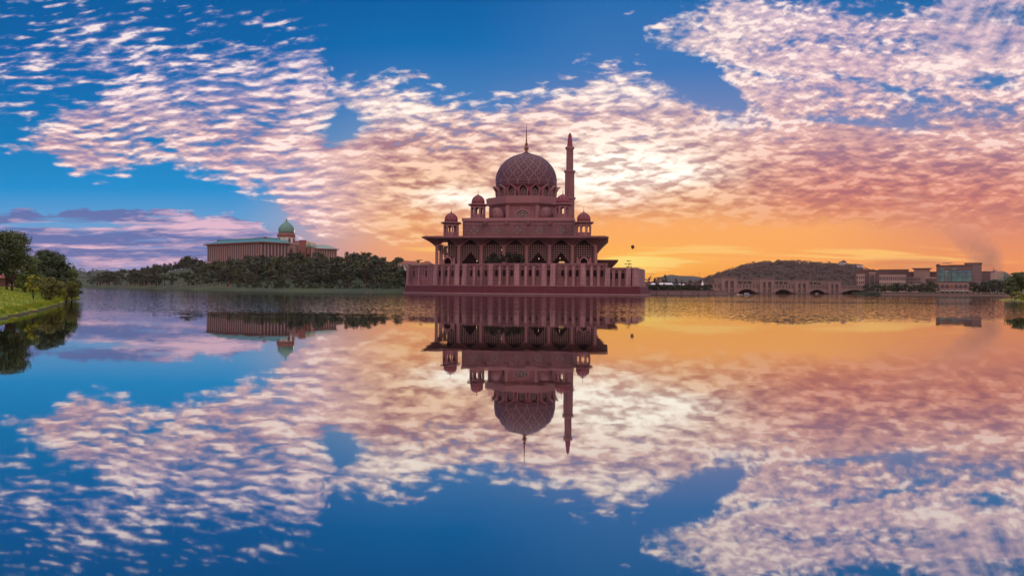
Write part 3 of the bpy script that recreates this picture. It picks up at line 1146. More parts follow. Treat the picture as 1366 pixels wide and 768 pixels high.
    b.lathe([(1.3, 19.6), (0.75, 20.2), (0.6, 20.6), (1.25, 21.6), (1.3, 22.0), (1.0, 22.7), (0.42, 23.1), (0.55, 23.5), (0.85, 24.1), (0.8, 24.6), (0.4, 25.0), (0.34, 25.4), (0.5, 25.9), (0.42, 26.3), (0.30, 26.8), (0.26, 29.5), (0.12, 34.0), (0.03, 35.9), (0, 36.0)], 16)
    b.build('finial', GOLD, dome)

    # low wing at the right with its own flared eave
    ly = 26.0
    xa, xb, xc = mlx(798, ly), mlx(813, ly), mlx(824.5, ly)
    zt, zb = mlz(345.6, xc, ly), mlz(357.5, xb, ly)
    b = MB()
    b.prism([(xa - 6, ly + 4), (xb, ly + 4), (xb, ly + 26), (xa - 6, ly + 26)], zb - 0.4, zt - 0.4, [(xa - 6, ly - 2), (xc, ly - 2), (xc, ly + 30), (xa - 6, ly + 30)])
    b.prism([(xa - 6, ly - 2), (xc, ly - 2), (xc, ly + 30), (xa - 6, ly + 30)], zt - 0.4, zt)
    P(b, 'side_wing_eave', PINK)
    b = MB()
    b.box(xa - 5, xb - 0.6, ly + 4.5, ly + 25, FLOOR_Z, zb - 0.4)
    P(b, 'side_wing_wall', PINK)
    return root


build_mosque()


def build_minaret():
    Yd = 476.0
    X = (758.9 - 683.0) / F * Yd
    k = Yd / F

    def z(py): return CAM_H + (384 - py) * k
    root = empty('minaret', (X, Yd, FLOOR_Z), R(11), 'tall slender pink minaret behind the right side of the mosque', 'minaret')
    OFF = Vector((0, 0, -FLOOR_Z))

    def ngon(r, n=8): return [(r * math.cos(PI / n + j * 2 * PI / n), r * math.sin(PI / n + j * 2 * PI / n)) for j in range(n)]
    b = MB()
    b.prism(ngon(3.0), FLOOR_Z, z(265), ngon(2.95))
    b.prism(ngon(2.9), z(265), z(229.6), ngon(2.8))
    b.build('lower_shaft', PINK, root, offset=OFF)
    for py, r0, r1, hgt in ((265.5, 2.95, 3.7, 1.9), (229.6, 2.8, 3.5, 1.6), (198.6, 2.0, 2.75, 2.0)):
        b = MB()
        b.prism(ngon(r0), z(py) - hgt * 0.4, z(py) + hgt * 0.25, ngon(r1))
        b.prism(ngon(r1), z(py) + hgt * 0.25, z(py) + hgt * 0.6)
        b.build('balcony', PINKL, root, offset=OFF)
    b = MB()
    b.prism(ngon(2.15), z(229.6) + 0.9, z(198.6), ngon(2.05))
    b.build('upper_shaft', PINK, root, offset=OFF)
    b = MB()
    b.prism(ngon(1.75), z(198.6) + 1.2, z(197) + 0.8, ngon(1.7))
    b.prism(ngon(1.7), z(197) + 0.8, z(179.5), ngon(0.95))
    b.prism(ngon(0.95), z(179.5), z(177.8), ngon(0.5))
    b.prism(ngon(0.5), z(177.8), z(176.2), ngon(0.04))
    b.build('spire', MAGENTA, root, offset=OFF)


build_minaret()


# ------------------------------------------------------------------ the terrace the mosque stands on
def build_terrace():
    def g(px, Yd): return ((px - 683.0) / F * Yd, Yd)
    front = [g(545.5, 413), g(583, 391), g(611, 383), g(621, 381.5), g(655.5, 373), g(690, 369), g(726, 366), g(738, 365.5), g(777.5, 362), g(811, 362), g(839, 359), g(850.5, 357.5)]
    back = [(66.5, 402), (72, 500), (-62, 500), (-58.2, 450)]
    root = empty('lakeside_terrace', (0, 380, 0), 0, 'pale pink many sided terrace wall on a dark red granite base rising from the lake', 'terrace')
    OFF = Vector((0, -380, 0))

    def P(mb, name, m, parent=root): return mb.build(name, m, parent, offset=OFF)
    b = MB()
    b.prism([(x * 0.99, y + 1.2) for x, y in front] + back, 3.0, FLOOR_Z)
    P(b, 'terrace_floor', PAVE)
    # offset outline
    full = front + back
    cx, cy_ = 0.0, 440.0

    def grow(pts, d):
        n = len(pts)
        out = []
        for i in range(n):
            p0, p1, p2 = Vector(pts[i - 1]), Vector(pts[i]), Vector(pts[(i + 1) % n])
            e0, e1 = (p1 - p0).normalized(), (p2 - p1).normalized()
            n0, n1 = Vector((e0.y, -e0.x)), Vector((e1.y, -e1.x))
            m = (n0 + n1).normalized()
            out.append(tuple(p1 + m * d / max(0.8, m.dot(n0))))
        return out
    b = MB()
    b.prism(grow(full, 2.2), 0.75, 4.0, grow(full, 1.5))
    P(b, 'granite_base', GRANITE)
    b = MB()
    b.prism(grow(full, 1.6), 4.0, 4.28)
    P(b, 'base_coping', PINKL)
    b = MB()
    b.prism(grow(full, 2.8), -0.6, 0.75)
    P(b, 'water_ledge', LEDGE)
    b = MB()
    b.prism(grow(full, 2.83), -0.6, 0.16)
    P(b, 'tide_mark', ALGAE)
    # facets: windows given by their photo column
    wins = {0: [552.2, 568.5], 1: [586.5, 595.5, 603.5], 2: [615.2], 3: [628.6, 638.5, 648], 4: [662.2, 672.4, 682.5], 5: [696.8, 707, 717], 6: [732],
            7: [750.3, 760.5, 770], 8: [784.2, 793.3, 802.8], 9: [814.3, 822.6, 831], 10: []}
    for i in range(11):
        p0, p1 = Vector(front[i]), Vector(front[i + 1])
        d = p1 - p0
        L = d.length
        ang = math.atan2(d.y, d.x)
        M = Matrix.Translation((p0.x, p0.y, 0)) @ Matrix.Rotation(ang, 4, 'Z')
        low = i >= 9
        top = 12.25 if low else 14.15
        b = MB(); b.M = M
        b.box(0, L, 0, 0.7, 4.28, top)
        P(b, 'terrace_wall', TWALL)
        b = MB(); b.M = M
        b.box(-0.1, L + 0.1, -0.22, 0.85, top, top + 0.3)
        b.box(0.0, L, -0.12, -0.003, top - 2.0, top - 1.75)
        P(b, 'coping', PINKL)
        # where a photo column meets this facet
        us = []
        for px in wins[i]:
            t = (px - 683.0) / F
            # p0 + u*d : x = t*y
            u = (t * p0.y - p0.x) / (d.x - t * d.y)
            us.append(u * L)
        # big buttress at the facet's start
        for u in ([0.0] if i not in (0,) else [0.9]) + ([L - 0.9] if i == 10 else []):
            b = MB(); b.M = M
            b.prism([(u - 1.25, -1.7), (u + 1.25, -1.7), (u + 1.25, 0.4), (u - 1.25, 0.4)], 4.285, top + 0.05,
                    [(u - 1.05, -1.1), (u + 1.05, -1.1), (u + 1.05, 0.4), (u - 1.05, 0.4)])
            P(b, 'buttress', TBUT)
        for a, c in zip(us, us[1:]):
            m = (a + c) / 2
            b = MB(); b.M = M
            b.prism([(m - .62, -1.0), (m + .62, -1.0), (m + .62, -0.002), (m - .62, -0.002)], 4.286, top - 1.1,
                    [(m - .52, -0.7), (m + .52, -0.7), (m + .52, -0.002), (m - .52, -0.002)])
            P(b, 'pilaster', TBUT)
        for u in us:
            zc = 9.1 if low else 10.0
            b = MB(); b.M = M
            o = [(u + x, z) for x, z in arch(1.6, zc - 1.5, zc + 0.85, zc + 1.85, 4)]
            n_ = [(u + x, z) for x, z in arch(1.3, zc - 1.45, zc + 0.8, zc + 1.6, 4)]
            b.ring(o, n_, -0.12, -0.003)
            b.box(u - 0.85, u + 0.85, -0.2, -0.004, zc - 1.7, zc - 1.5)
            w = P(b, 'window', TWALL)
            b = MB(); b.M = M
            b.plate(n_, -0.05, -0.004)
            b.build('glass', DOOR_SHADE, w, offset=OFF)  # matte dark panel that paints in the shade of the niche
            b = MB(); b.M = M
            b.box(u - 0.32, u + 0.32, -0.45, -0.004, top - 1.55, top - 1.05)
            P(b, 'drain_outlet', DOOR_SHADE)
    # return wall at the right end
    p0, p1 = Vector(front[-1]), Vector(back[0])
    d = p1 - p0
    b = MB(); b.M = Matrix.Translation((p0.x, p0.y, 0)) @ Matrix.Rotation(math.atan2(d.y, d.x), 4, 'Z')
    b.box(0, d.length, 0, 0.7, 4.28, 12.25)
    P(b, 'return_wall', TBUT)


build_terrace()


# ------------------------------------------------------------------ terrain
def interp(x, pts):
    if x <= pts[0][0]:
        return pts[0][1]
    for (a, b), (c, d) in zip(pts, pts[1:]):
        if x <= c:
            return b + (d - b) * (x - a) / (c - a)
    return pts[-1][1]


def sstep(t):
    t = max(0.0, min(1.0, t))
    return t * t * (3 - 2 * t)


def nz(x, y, s, seed=0.0):
    return mnoise.noise(Vector((x * s, y * s, seed)))


SHORE_L = [(-800, 1050), (-485, 905), (-408, 820), (-262, 625), (-167, 500), (-120, 445), (-80, 424), (-50, 428), (40, 430), (60, 430)]
CREST_PX = [(60, 374), (110, 374), (150, 374), (195, 368), (230, 362), (262, 357), (300, 354), (400, 354), (450, 356), (500, 359), (545, 363), (600, 372), (660, 380)]


def ray_shore(px):
    x0 = (px - 683) / F
    y = 380.0
    while y < 1100 and y < interp(x0 * y, SHORE_L):
        y += 1.0
    return y


RAY = [(q, ray_shore(q)) for q in range(-120, 760, 10)]


def hill_z(x, y):
    px = 683 + F * x / y
    ys = interp(px, RAY)
    s = y - ys
    if s < 0:
        return max(-3.0, -0.4 + s * 0.05)
    yc = ys + interp(px, [(100, 500), (200, 380), (320, 290), (450, 300), (540, 330)])
    zc = CAM_H + (382 - interp(px, CREST_PX)) / F * yc
    t = (s - 38) / (yc - ys - 38)
    z = 0.5 + 1.6 * sstep(s / 12) + (max(zc, 3) - 2.1) * sstep(t)
    if t > 1.0:
        z -= (max(zc, 3) - 3) * 0.8 * sstep((t - 1.25) / 1.2)
    return z + nz(x, y, 0.02, 3) * 1.5 * sstep(s / 60)


def heightfield(name, xs, ys, fz, m, k='structure'):
    b = MB()
    g = [[b.v(x, y, fz(x, y)) for x in xs] for y in ys]
    for r0, r1 in zip(g, g[1:]):
        for i in range(len(xs) - 1):
            b.f([r0[i], r0[i + 1], r1[i + 1], r1[i]], True)
    return kind(b.build(name, m, recalc=False), k)


def frange(a, b, n): return [a + (b - a) * i / (n - 1) for i in range(n)]


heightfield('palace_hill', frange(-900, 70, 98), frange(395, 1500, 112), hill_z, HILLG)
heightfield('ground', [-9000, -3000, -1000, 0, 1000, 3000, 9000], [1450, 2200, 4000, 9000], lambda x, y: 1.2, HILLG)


# near bank on the left
SHORE_N = [(-43.5, 66), (-45.5, 71.5), (-54.6, 92), (-66.5, 117), (-77, 138), (-84.5, 152), (-91.5, 168), (-95, 178)]


def bank_z(x, y):
    if y > 178:
        xe = -95 - (y - 178) * 1.6
    else:
        xe = interp(y, [(b, a) for a, b in SHORE_N])
        if y < 66:
            xe = -43.5 + (66 - y) * 0.45
    xe += nz(0, y, 0.25, 5) * 0.9
    s = (xe - x) * 0.85
    if s < 0:
        return max(-1.2, s * 1.2)
    return 0.24 * sstep(s / 0.5) + 2.3 * min(1.0, s / 11.0) ** 0.8 + nz(x, y, 0.12, 2) * 0.18 * sstep(s / 6)


def bank_material():
    m = GRASS.copy()
    m.name = 'bank_grass'
    nt = m.node_tree
    S.nt = nt
    b = nt.nodes['Principled BSDF']
    g = node('ShaderNodeNewGeometry')
    sp = node('ShaderNodeSeparateXYZ')
    nt.links.new(g.outputs['Position'], sp.inputs[0])
    z = S(sp.outputs[2])
    n = noise(S(g.outputs['Position']), 0.35, 4.0, 0.6)
    old = S(b.inputs['Base Color'].links[0].from_socket)
    bare = ((n - 0.60) * 6.0).sat()
    c = mixc(bare * 0.25, old, (0.10, 0.085, 0.03, 1))
    c = mixc(1.0 - (z + (n - 0.5) * 0.25).step(0.06, 0.22), c, (0.045, 0.032, 0.02, 1))
    put(b.inputs['Base Color'], c)
    return m


BANKM = bank_material()
heightfield('grass_bank', frange(-190, -36, 200), frange(40, 215, 190), bank_z, BANKM)
# short grass blades at the water's edge and over the bank
def build_bank_grass():
    rnd = random.Random(5)
    b = MB()
    n = 0
    while n < 16000:
        y = rnd.uniform(60, 175)
        xe = interp(y, [(q, p) for p, q in SHORE_N])
        x = xe - abs(rnd.gauss(0, 14)) if n % 3 else xe - rnd.uniform(0.2, 1.5)
        z = bank_z(x, y)
        if z < 0.2:
            continue
        h = rnd.uniform(0.12, 0.3)
        a = rnd.uniform(0, 2 * PI)
        dx, dy = math.cos(a) * 0.06, math.sin(a) * 0.06
        lx, ly = rnd.uniform(-.12, .12), rnd.uniform(-.12, .12)
        b.f([b.v(x - dx, y - dy, z - 0.02), b.v(x + dx, y + dy, z - 0.02), b.v(x + lx, y + ly, z + h)])
        n += 1
    kind(b.build('bank_grass_blades', mat('grass_blade', (0.13, 0.26, 0.008), 0.8, 0.5, 0.2, col2=(0.27, 0.30, 0.012)), recalc=False), 'stuff')


build_bank_grass()


def on_bank(px, py, fz, y0, y1):
    """where the sight line through a photo point first meets the ground"""
    y = y0
    while y < y1:
        p = at(px, py, y)
        if p.z <= fz(p.x, p.y):
            return p
        y += 0.5
    return at(px, py, y1)


# near bank on the right
def rbank_z(x, y):
    # a tongue of grass whose tip points left
    xe = interp(y, [(150, 98), (205, 133), (230, 150), (255, 162), (272, 168), (285, 172), (300, 186), (330, 210), (380, 270)])
    s = x - xe + nz(0, y, 0.2, 9)
    if s < 0:
        return max(-1.0, s)
    return 0.35 * sstep(s / 0.6) + 1.1 * sstep(s / 30)


heightfield('right_grass_bank', frange(95, 330, 120), frange(150, 380, 110), rbank_z, BANKM)


# right shore: embankment, lawns and the wooded hill
def shore_z(x, y):
    px = 683 + F * x / y
    return 1.6


RS = [(62, 416), (100, 418), (118, 440), (133, 520), (150, 600), (330, 812), (322, 700), (270, 560), (340, 548), (420, 545), (900, 560)]
def build_right_shore():
    b = MB()
    # behind the embankment up to the bridge, then beyond the bridge to the right
    b.prism([(60, 417), (110, 419), (112, 440), (130, 600), (160, 720), (420, 900), (420, 1480), (30, 1480), (30, 500)], -0.8, 1.5)
    b.prism([(262, 563), (420, 552), (1500, 565), (1800, 1480), (421, 1480), (421, 905), (330, 770), (300, 715), (272, 610)], -0.8, 1.7)
    kind(b.build('right_shore', HILLG), 'structure')


build_right_shore()
RH = [(890, 386), (925, 380.5), (945, 374), (962, 366.5), (980, 360), (1000, 354), (1018, 351), (1045, 350), (1080, 351), (1110, 353), (1135, 355.5), (1160, 361), (1200, 367), (1240, 376), (1300, 382)]


def rhill_z(x, y):
    px = 683 + F * x / y
    zc = CAM_H + (383.5 - interp(px, RH)) / F * 1250
    t = (y - 900) / 340
    z = 1.5 + max(0, zc - 1.5) * sstep(t)
    if y > 1300:
        z *= 1 - 0.7 * sstep((y - 1300) / 300)
    return z + nz(x, y, 0.015, 4) * 3 * sstep(t)


heightfield('wooded_hill', frange(150, 900, 94), frange(880, 1600, 60), rhill_z, mat('right_hill_ground', (0.05, 0.036, 0.028), 0.95, 0.4, 0.03))


def ridge(name, pts, Yd, depth, m):
    """a far ridge line given as (px, py): a solid rounded hill"""
    def fz(x, y):
        px = 683 + F * x / Yd
        zc = CAM_H + (384 + (px - 683) * 0.007 - interp(px, pts)) / F * Yd
        return 1.0 + max(0.0, zc) * math.cos((y - Yd) / depth * PI / 2) ** 0.8 + nz(x, y, 0.012, 7) * 4
    x0, x1 = (pts[0][0] - 683) / F * Yd, (pts[-1][0] - 683) / F * Yd
    return heightfield(name, frange(x0, x1, 70), frange(Yd - depth * 0.98, Yd + depth * 0.98, 14), fz, m)


RIDGEM = mat('far_ridge', (0.045, 0.05, 0.045), 0.95, 0.4, 0.02)
ridge('far_left_ridge', [(-200, 371), (0, 369), (100, 367), (130, 366), (165, 366), (200, 365), (240, 366), (300, 372), (360, 380)], 2300, 260, RIDGEM)
ridge('far_sunset_ridge', [(860, 384), (885, 369), (895, 366.5), (915, 368), (930, 369.5), (945, 374), (965, 380)], 2600, 200, RIDGEM)
ridge('far_right_ridge', [(1290, 386), (1308, 372), (1325, 366), (1338, 369), (1350, 374), (1420, 378), (1480, 388)], 2300, 260, RIDGEM)


# ------------------------------------------------------------------ trees
def crown_leaves(b, rnd, centres, n, size, squash=0.8):
    """leaf blades in clumps: most near each clump's skin, facing outwards"""
    tot = sum(c[3] ** 2 for c in centres)
    for cx, cy_, cz, r in centres:
        k = int(n * r * r / tot)
        for _ in range(k):
            d = Vector((rnd.gauss(0, 1), rnd.gauss(0, 1), rnd.gauss(0, 1))).normalized()
            q = r * (rnd.random() ** 0.5) * rnd.choice([1, 1, 1, 1.25]) * (1 + 0.25 * mnoise.noise(Vector((cx + d.x * 2, cy_ + d.y * 2, cz + d.z * 2))))
            p = Vector((cx, cy_, cz)) + Vector((d.x * q, d.y * q, d.z * q * squash))
            b.leaf(p, d + Vector((rnd.uniform(-.8, .8), rnd.uniform(-.8, .8), rnd.uniform(-.3, .9))), size * rnd.uniform(0.7, 1.3), rnd)


def broad_centres(rnd, H, W, base, k, low=0.0):
    out = []
    for i in range(k):
        a = rnd.uniform(0, 2 * PI)
        t = rnd.random()
        h = base + (H - base) * (low + (1 - low) * t)
        prof = math.sin(PI * min(1, 0.15 + 0.8 * t)) ** 0.7
        rr = W * 0.5 * prof * rnd.uniform(0.25, 0.9)
        cr = W * rnd.uniform(0.09, 0.19)
        out.append((rr * math.cos(a), rr * math.sin(a), min(h, H - cr * 0.7), cr))
    return out


def make_near_tree(name, seed, H, W, base, k, n, size, leafmat, trunk_r, lean=0.0, stems=1):
    rnd = random.Random(seed)
    root = bpy.data.objects.new(name, None)
    COL.objects.link(root)
    cs = broad_centres(rnd, H, W, base, int(k * 1.5))
    b = MB()
    for s in range(stems):
        ox, oy = (rnd.uniform(-.5, .5), rnd.uniform(-.5, .5)) if stems > 1 else (0, 0)
        p = Vector((ox, oy, -0.3))
        top = Vector((ox * 1.6 + lean, oy * 1.6, H * 0.62))
        seg = 5
        pts = [p.lerp(top, i / seg) + Vector((rnd.uniform(-.1, .1), rnd.uniform(-.1, .1), 0)) * (i > 0) for i in range(seg + 1)]
        for i in range(seg):
            b.tube(pts[i], pts[i + 1], trunk_r * (1 - 0.14 * i), trunk_r * (1 - 0.14 * (i + 1)), 7)
        for c in cs[s::stems]:
            j = rnd.randint(1, seg - 1)
            if c[2] > pts[j].z:
                mid = pts[j].lerp(Vector(c[:3]), 0.5) + Vector((0, 0, 0.15 * H * 0.2))
                b.tube(pts[j], mid, trunk_r * 0.42, trunk_r * 0.28, 5)
                b.tube(mid, Vector(c[:3]), trunk_r * 0.28, trunk_r * 0.1, 5)
    b.build('trunk', BARK, root)
    b = MB()
    crown_leaves(b, rnd, cs, n, size)
    b.build('crown', leafmat, root, recalc=False)
    return root


def place_near(px, py, fz, y0, y1, *a, label, group=None):
    p = on_bank(px, py, fz, y0, y1)
    t = make_near_tree(*a)
    t.location = (p.x, p.y, fz(p.x, p.y))
    tag(t, label, 'tree', group)
    return t


def near_left():
    g = 'trees on the left grass bank'

    def T(px, Yd, top_py, W_px, name, seed, base_f, k, n, size, m, tr, label, stems=1, lean=0.0):
        x = at(px, 380, Yd).x
        z = bank_z(x, Yd)
        H = at(px, top_py, Yd).z - z
        W = W_px / F * Yd
        t = make_near_tree(name, seed, H, W, H * base_f, k, n, size, m, tr, lean, stems)
        t.location = (x, Yd, z)
        tag(t, label, 'tree', g)
    T(11, 138, 309, 62, 'broadleaf_tree', 3, 0.34, 56, 12000, 0.20, LEAFD, 0.22, 'tallest dark tree on the left bank with paired bare trunks', 2)
    T(-26, 134, 312, 56, 'broadleaf_tree', 4, 0.3, 36, 6000, 0.21, LEAFD, 0.24, 'dark tall tree cut off by the left edge of the photo')
    T(33, 152, 341, 46, 'broadleaf_tree', 5, 0.15, 40, 7000, 0.22, LEAF, 0.2, 'green tree filling the gap right of the tallest bank tree')
    T(62, 164, 334, 56, 'broadleaf_tree', 6, 0.1, 50, 10000, 0.24, LEAFD, 0.24, 'broad dark rounded tree rising behind the low bushy trees')
    T(82, 169, 352, 42, 'broadleaf_tree', 7, 0.08, 40, 7500, 0.24, LEAF, 0.2, 'mid green tree sloping down to the tip of the left bank')
    T(96, 166, 370, 26, 'small_tree', 8, 0.14, 20, 2600, 0.22, LEAF, 0.13, 'small dark green tree low at the tip of the left bank')
    T(33, 138, 365.5, 26, 'small_tree', 9, 0.35, 18, 1900, 0.17, LEAF, 0.09, 'small green tree with flat top just right of the bare trunks')
    T(44, 111, 366.5, 17, 'small_tree', 10, 0.38, 14, 1500, 0.15, LEAFY, 0.06, 'slender bright yellow green young tree on the bank')
    T(56, 130, 369, 18, 'small_tree', 11, 0.2, 16, 1700, 0.17, LEAFB, 0.08, 'olive bushy tree between the yellow tree and the wide bush')
    T(67, 122.5, 370, 32, 'bushy_tree', 12, 0.14, 24, 3000, 0.17, LEAFB, 0.1, 'wide olive brown bushy tree with foliage nearly to the grass')
    T(79, 145, 374, 20, 'bushy_tree', 13, 0.15, 16, 1800, 0.17, LEAFY, 0.09, 'yellow olive bush behind the wide olive brown tree')
    T(89, 151, 373.5, 32, 'small_tree', 14, 0.36, 22, 2800, 0.17, LEAFB, 0.1, 'umbrella shaped olive tree leaning over the water at the bank tip', 1, 0.3)
    # red-brown paved strip, low hedge wall and a shelter seen between the trunks
    b = MB()
    for i in range(14):
        y0, y1 = 118 + i, 119 + i
    xs = frange(-160, -86, 40)
    b = MB()
    pr = None
    for x in xs:
        yv = 143 + (x + 75) * 0.05
        a = b.v(x, yv - 1.3, bank_z(x, yv - 1.3) + 0.05); c = b.v(x, yv + 1.3, bank_z(x, yv + 1.3) + 0.05)
        if pr:
            b.f([pr[0], a, c, pr[1]])
        pr = (a, c)
    kind(b.build('bank_path', PAVE), 'structure')
    p = at(22, 380, 168)
    z0 = bank_z(p.x, 168)
    root = empty('park_shelter', (p.x, 168, z0), 0.1, 'small dark red shelter with pale panels half hidden behind the bank trees', 'shelter')
    b = MB()
    b.box(-5.5, 2.6, 0.0, 3.0, 0, 2.0)
    b.build('wall', BROWNW, root)
    b = MB()
    b.prism([(-6.2, -0.8), (3.2, -0.8), (3.2, 3.6), (-6.2, 3.6)], 2.0, 2.9, [(-5.0, 1.0), (2.0, 1.0), (2.0, 1.8), (-5.0, 1.8)])
    b.build('roof', REDROOF, root)
    for u in (-0.9, 0.35, 1.2):
        b = MB(); b.box(u - 0.32, u + 0.32, -0.06, -0.004, 0.5, 1.6)
        b.build('window', BLUEP if u > 0 else WHITE, root)


near_left()

# right bank tree and bushes
def near_right():
    def R_(px, Yd, top_py, W_px, name, seed, base_f, k, n, size, m, tr, label, lean=0.0):
        x = at(px, 395, Yd).x
        z = max(rbank_z(x, Yd), 0.2)
        H = at(px, top_py, Yd).z - z
        W = W_px / F * Yd
        t = make_near_tree(name, seed, H, W, H * base_f, k, n, size, m, tr, lean)
        t.location = (x, Yd, z)
        tag(t, label, 'tree' if 'tree' in name else 'bush', 'trees on the right grass bank')
    R_(1361, 270, 363, 36, 'spreading_tree', 21, 0.4, 30, 3600, 0.42, LEAFD, 0.28, 'dark spreading tree at the right edge of the photo', -0.5)
    R_(1350, 285, 377, 20, 'spreading_tree', 22, 0.25, 18, 1500, 0.4, LEAFD, 0.2, 'lower dark tree just left of the right edge tree')
    R_(1363, 250, 386, 14, 'bush', 23, 0.05, 10, 900, 0.3, LEAFY, 0.08, 'yellow green bush at the foot of the right edge tree')
    R_(1353, 262, 388.5, 10, 'bush', 24, 0.05, 8, 600, 0.3, LEAFB, 0.08, 'olive bush at the grass tongue left of the yellow bush')


near_right()


# small clipped trees on the terrace
def terrace_trees():
    rnd = random.Random(31)
    spec = [(660.5, 386, 337.5), (653, 388, 342), (669.5, 387, 339), (678.5, 386, 336.5), (687, 387, 337.5), (694.5, 388, 340)]
    labels = ['dark round tree second from left on the terrace before the arcade', 'leftmost dark round tree on the terrace before the arcade', 'dark round terrace tree third from the left before the arcade',
              'tallest dark round terrace tree before the central arch', 'dark round terrace tree right of the tallest one', 'rightmost small dark round tree on the terrace before the arcade']
    for i, (px, Yd, top) in enumerate(spec):
        H = at(px, top, Yd).z - FLOOR_Z
        t = make_near_tree('clipped_tree', 40 + i, H, 4.4, H * 0.42, 14, 900, 0.42, LEAFK, 0.16)
        t.location = (at(px, 350, Yd).x, Yd, FLOOR_Z)
        tag(t, labels[i], 'tree', 'clipped trees on the mosque terrace')


terrace_trees()


# ---- shared far trees: one mesh each, trunk and leaves
FAR = []
def make_far_meshes():
    for v in range(9):
        rnd = random.Random(100 + v)
        b = MB()
        if v < 5:       # round
            cs = broad_centres(rnd, 1.0, rnd.uniform(0.8, 1.15), 0.22, 13)
        elif v < 7:     # tall
            cs = broad_centres(rnd, 1.0, 0.5, 0.15, 12)
        else:           # flat topped, open
            cs = broad_centres(rnd, 1.0, 1.2, 0.6, 12)
        b.slot = 1
        b.tube((0, 0, -0.1), (0, 0, 0.85), 0.03, 0.012, 5)
        for c in cs[:5]:
            b.tube((0, 0, 0.4), c[:3], 0.016, 0.007, 4)
        b.slot = 0
        crown_leaves(b, rnd, cs, 420, 0.075)
        me = {}
        bmesh.ops.recalc_face_normals(b.bm, faces=[])
        for key, m in (('dark', FARD), ('green', FARG), ('olive', FARO), ('bright', FARM)):
            q = bpy.data.meshes.new('far_tree')
            b.bm.to_mesh(q)
            q.materials.append(m); q.materials.append(BARK)
            me[key] = q
        b.bm.free()
        FAR.append(me)


make_far_meshes()


def far_tree(name, x, y, z, H, W, var, tone, label, group, rnd, cat='tree'):
    o = bpy.data.objects.new(name, FAR[var][tone])
    COL.objects.link(o)
    o.location = (x, y, z - 0.2)
    o.scale = (W, W, H)
    o.rotation_euler = (0, 0, rnd.uniform(0, 6.28))
    return tag(o, label, cat, group)


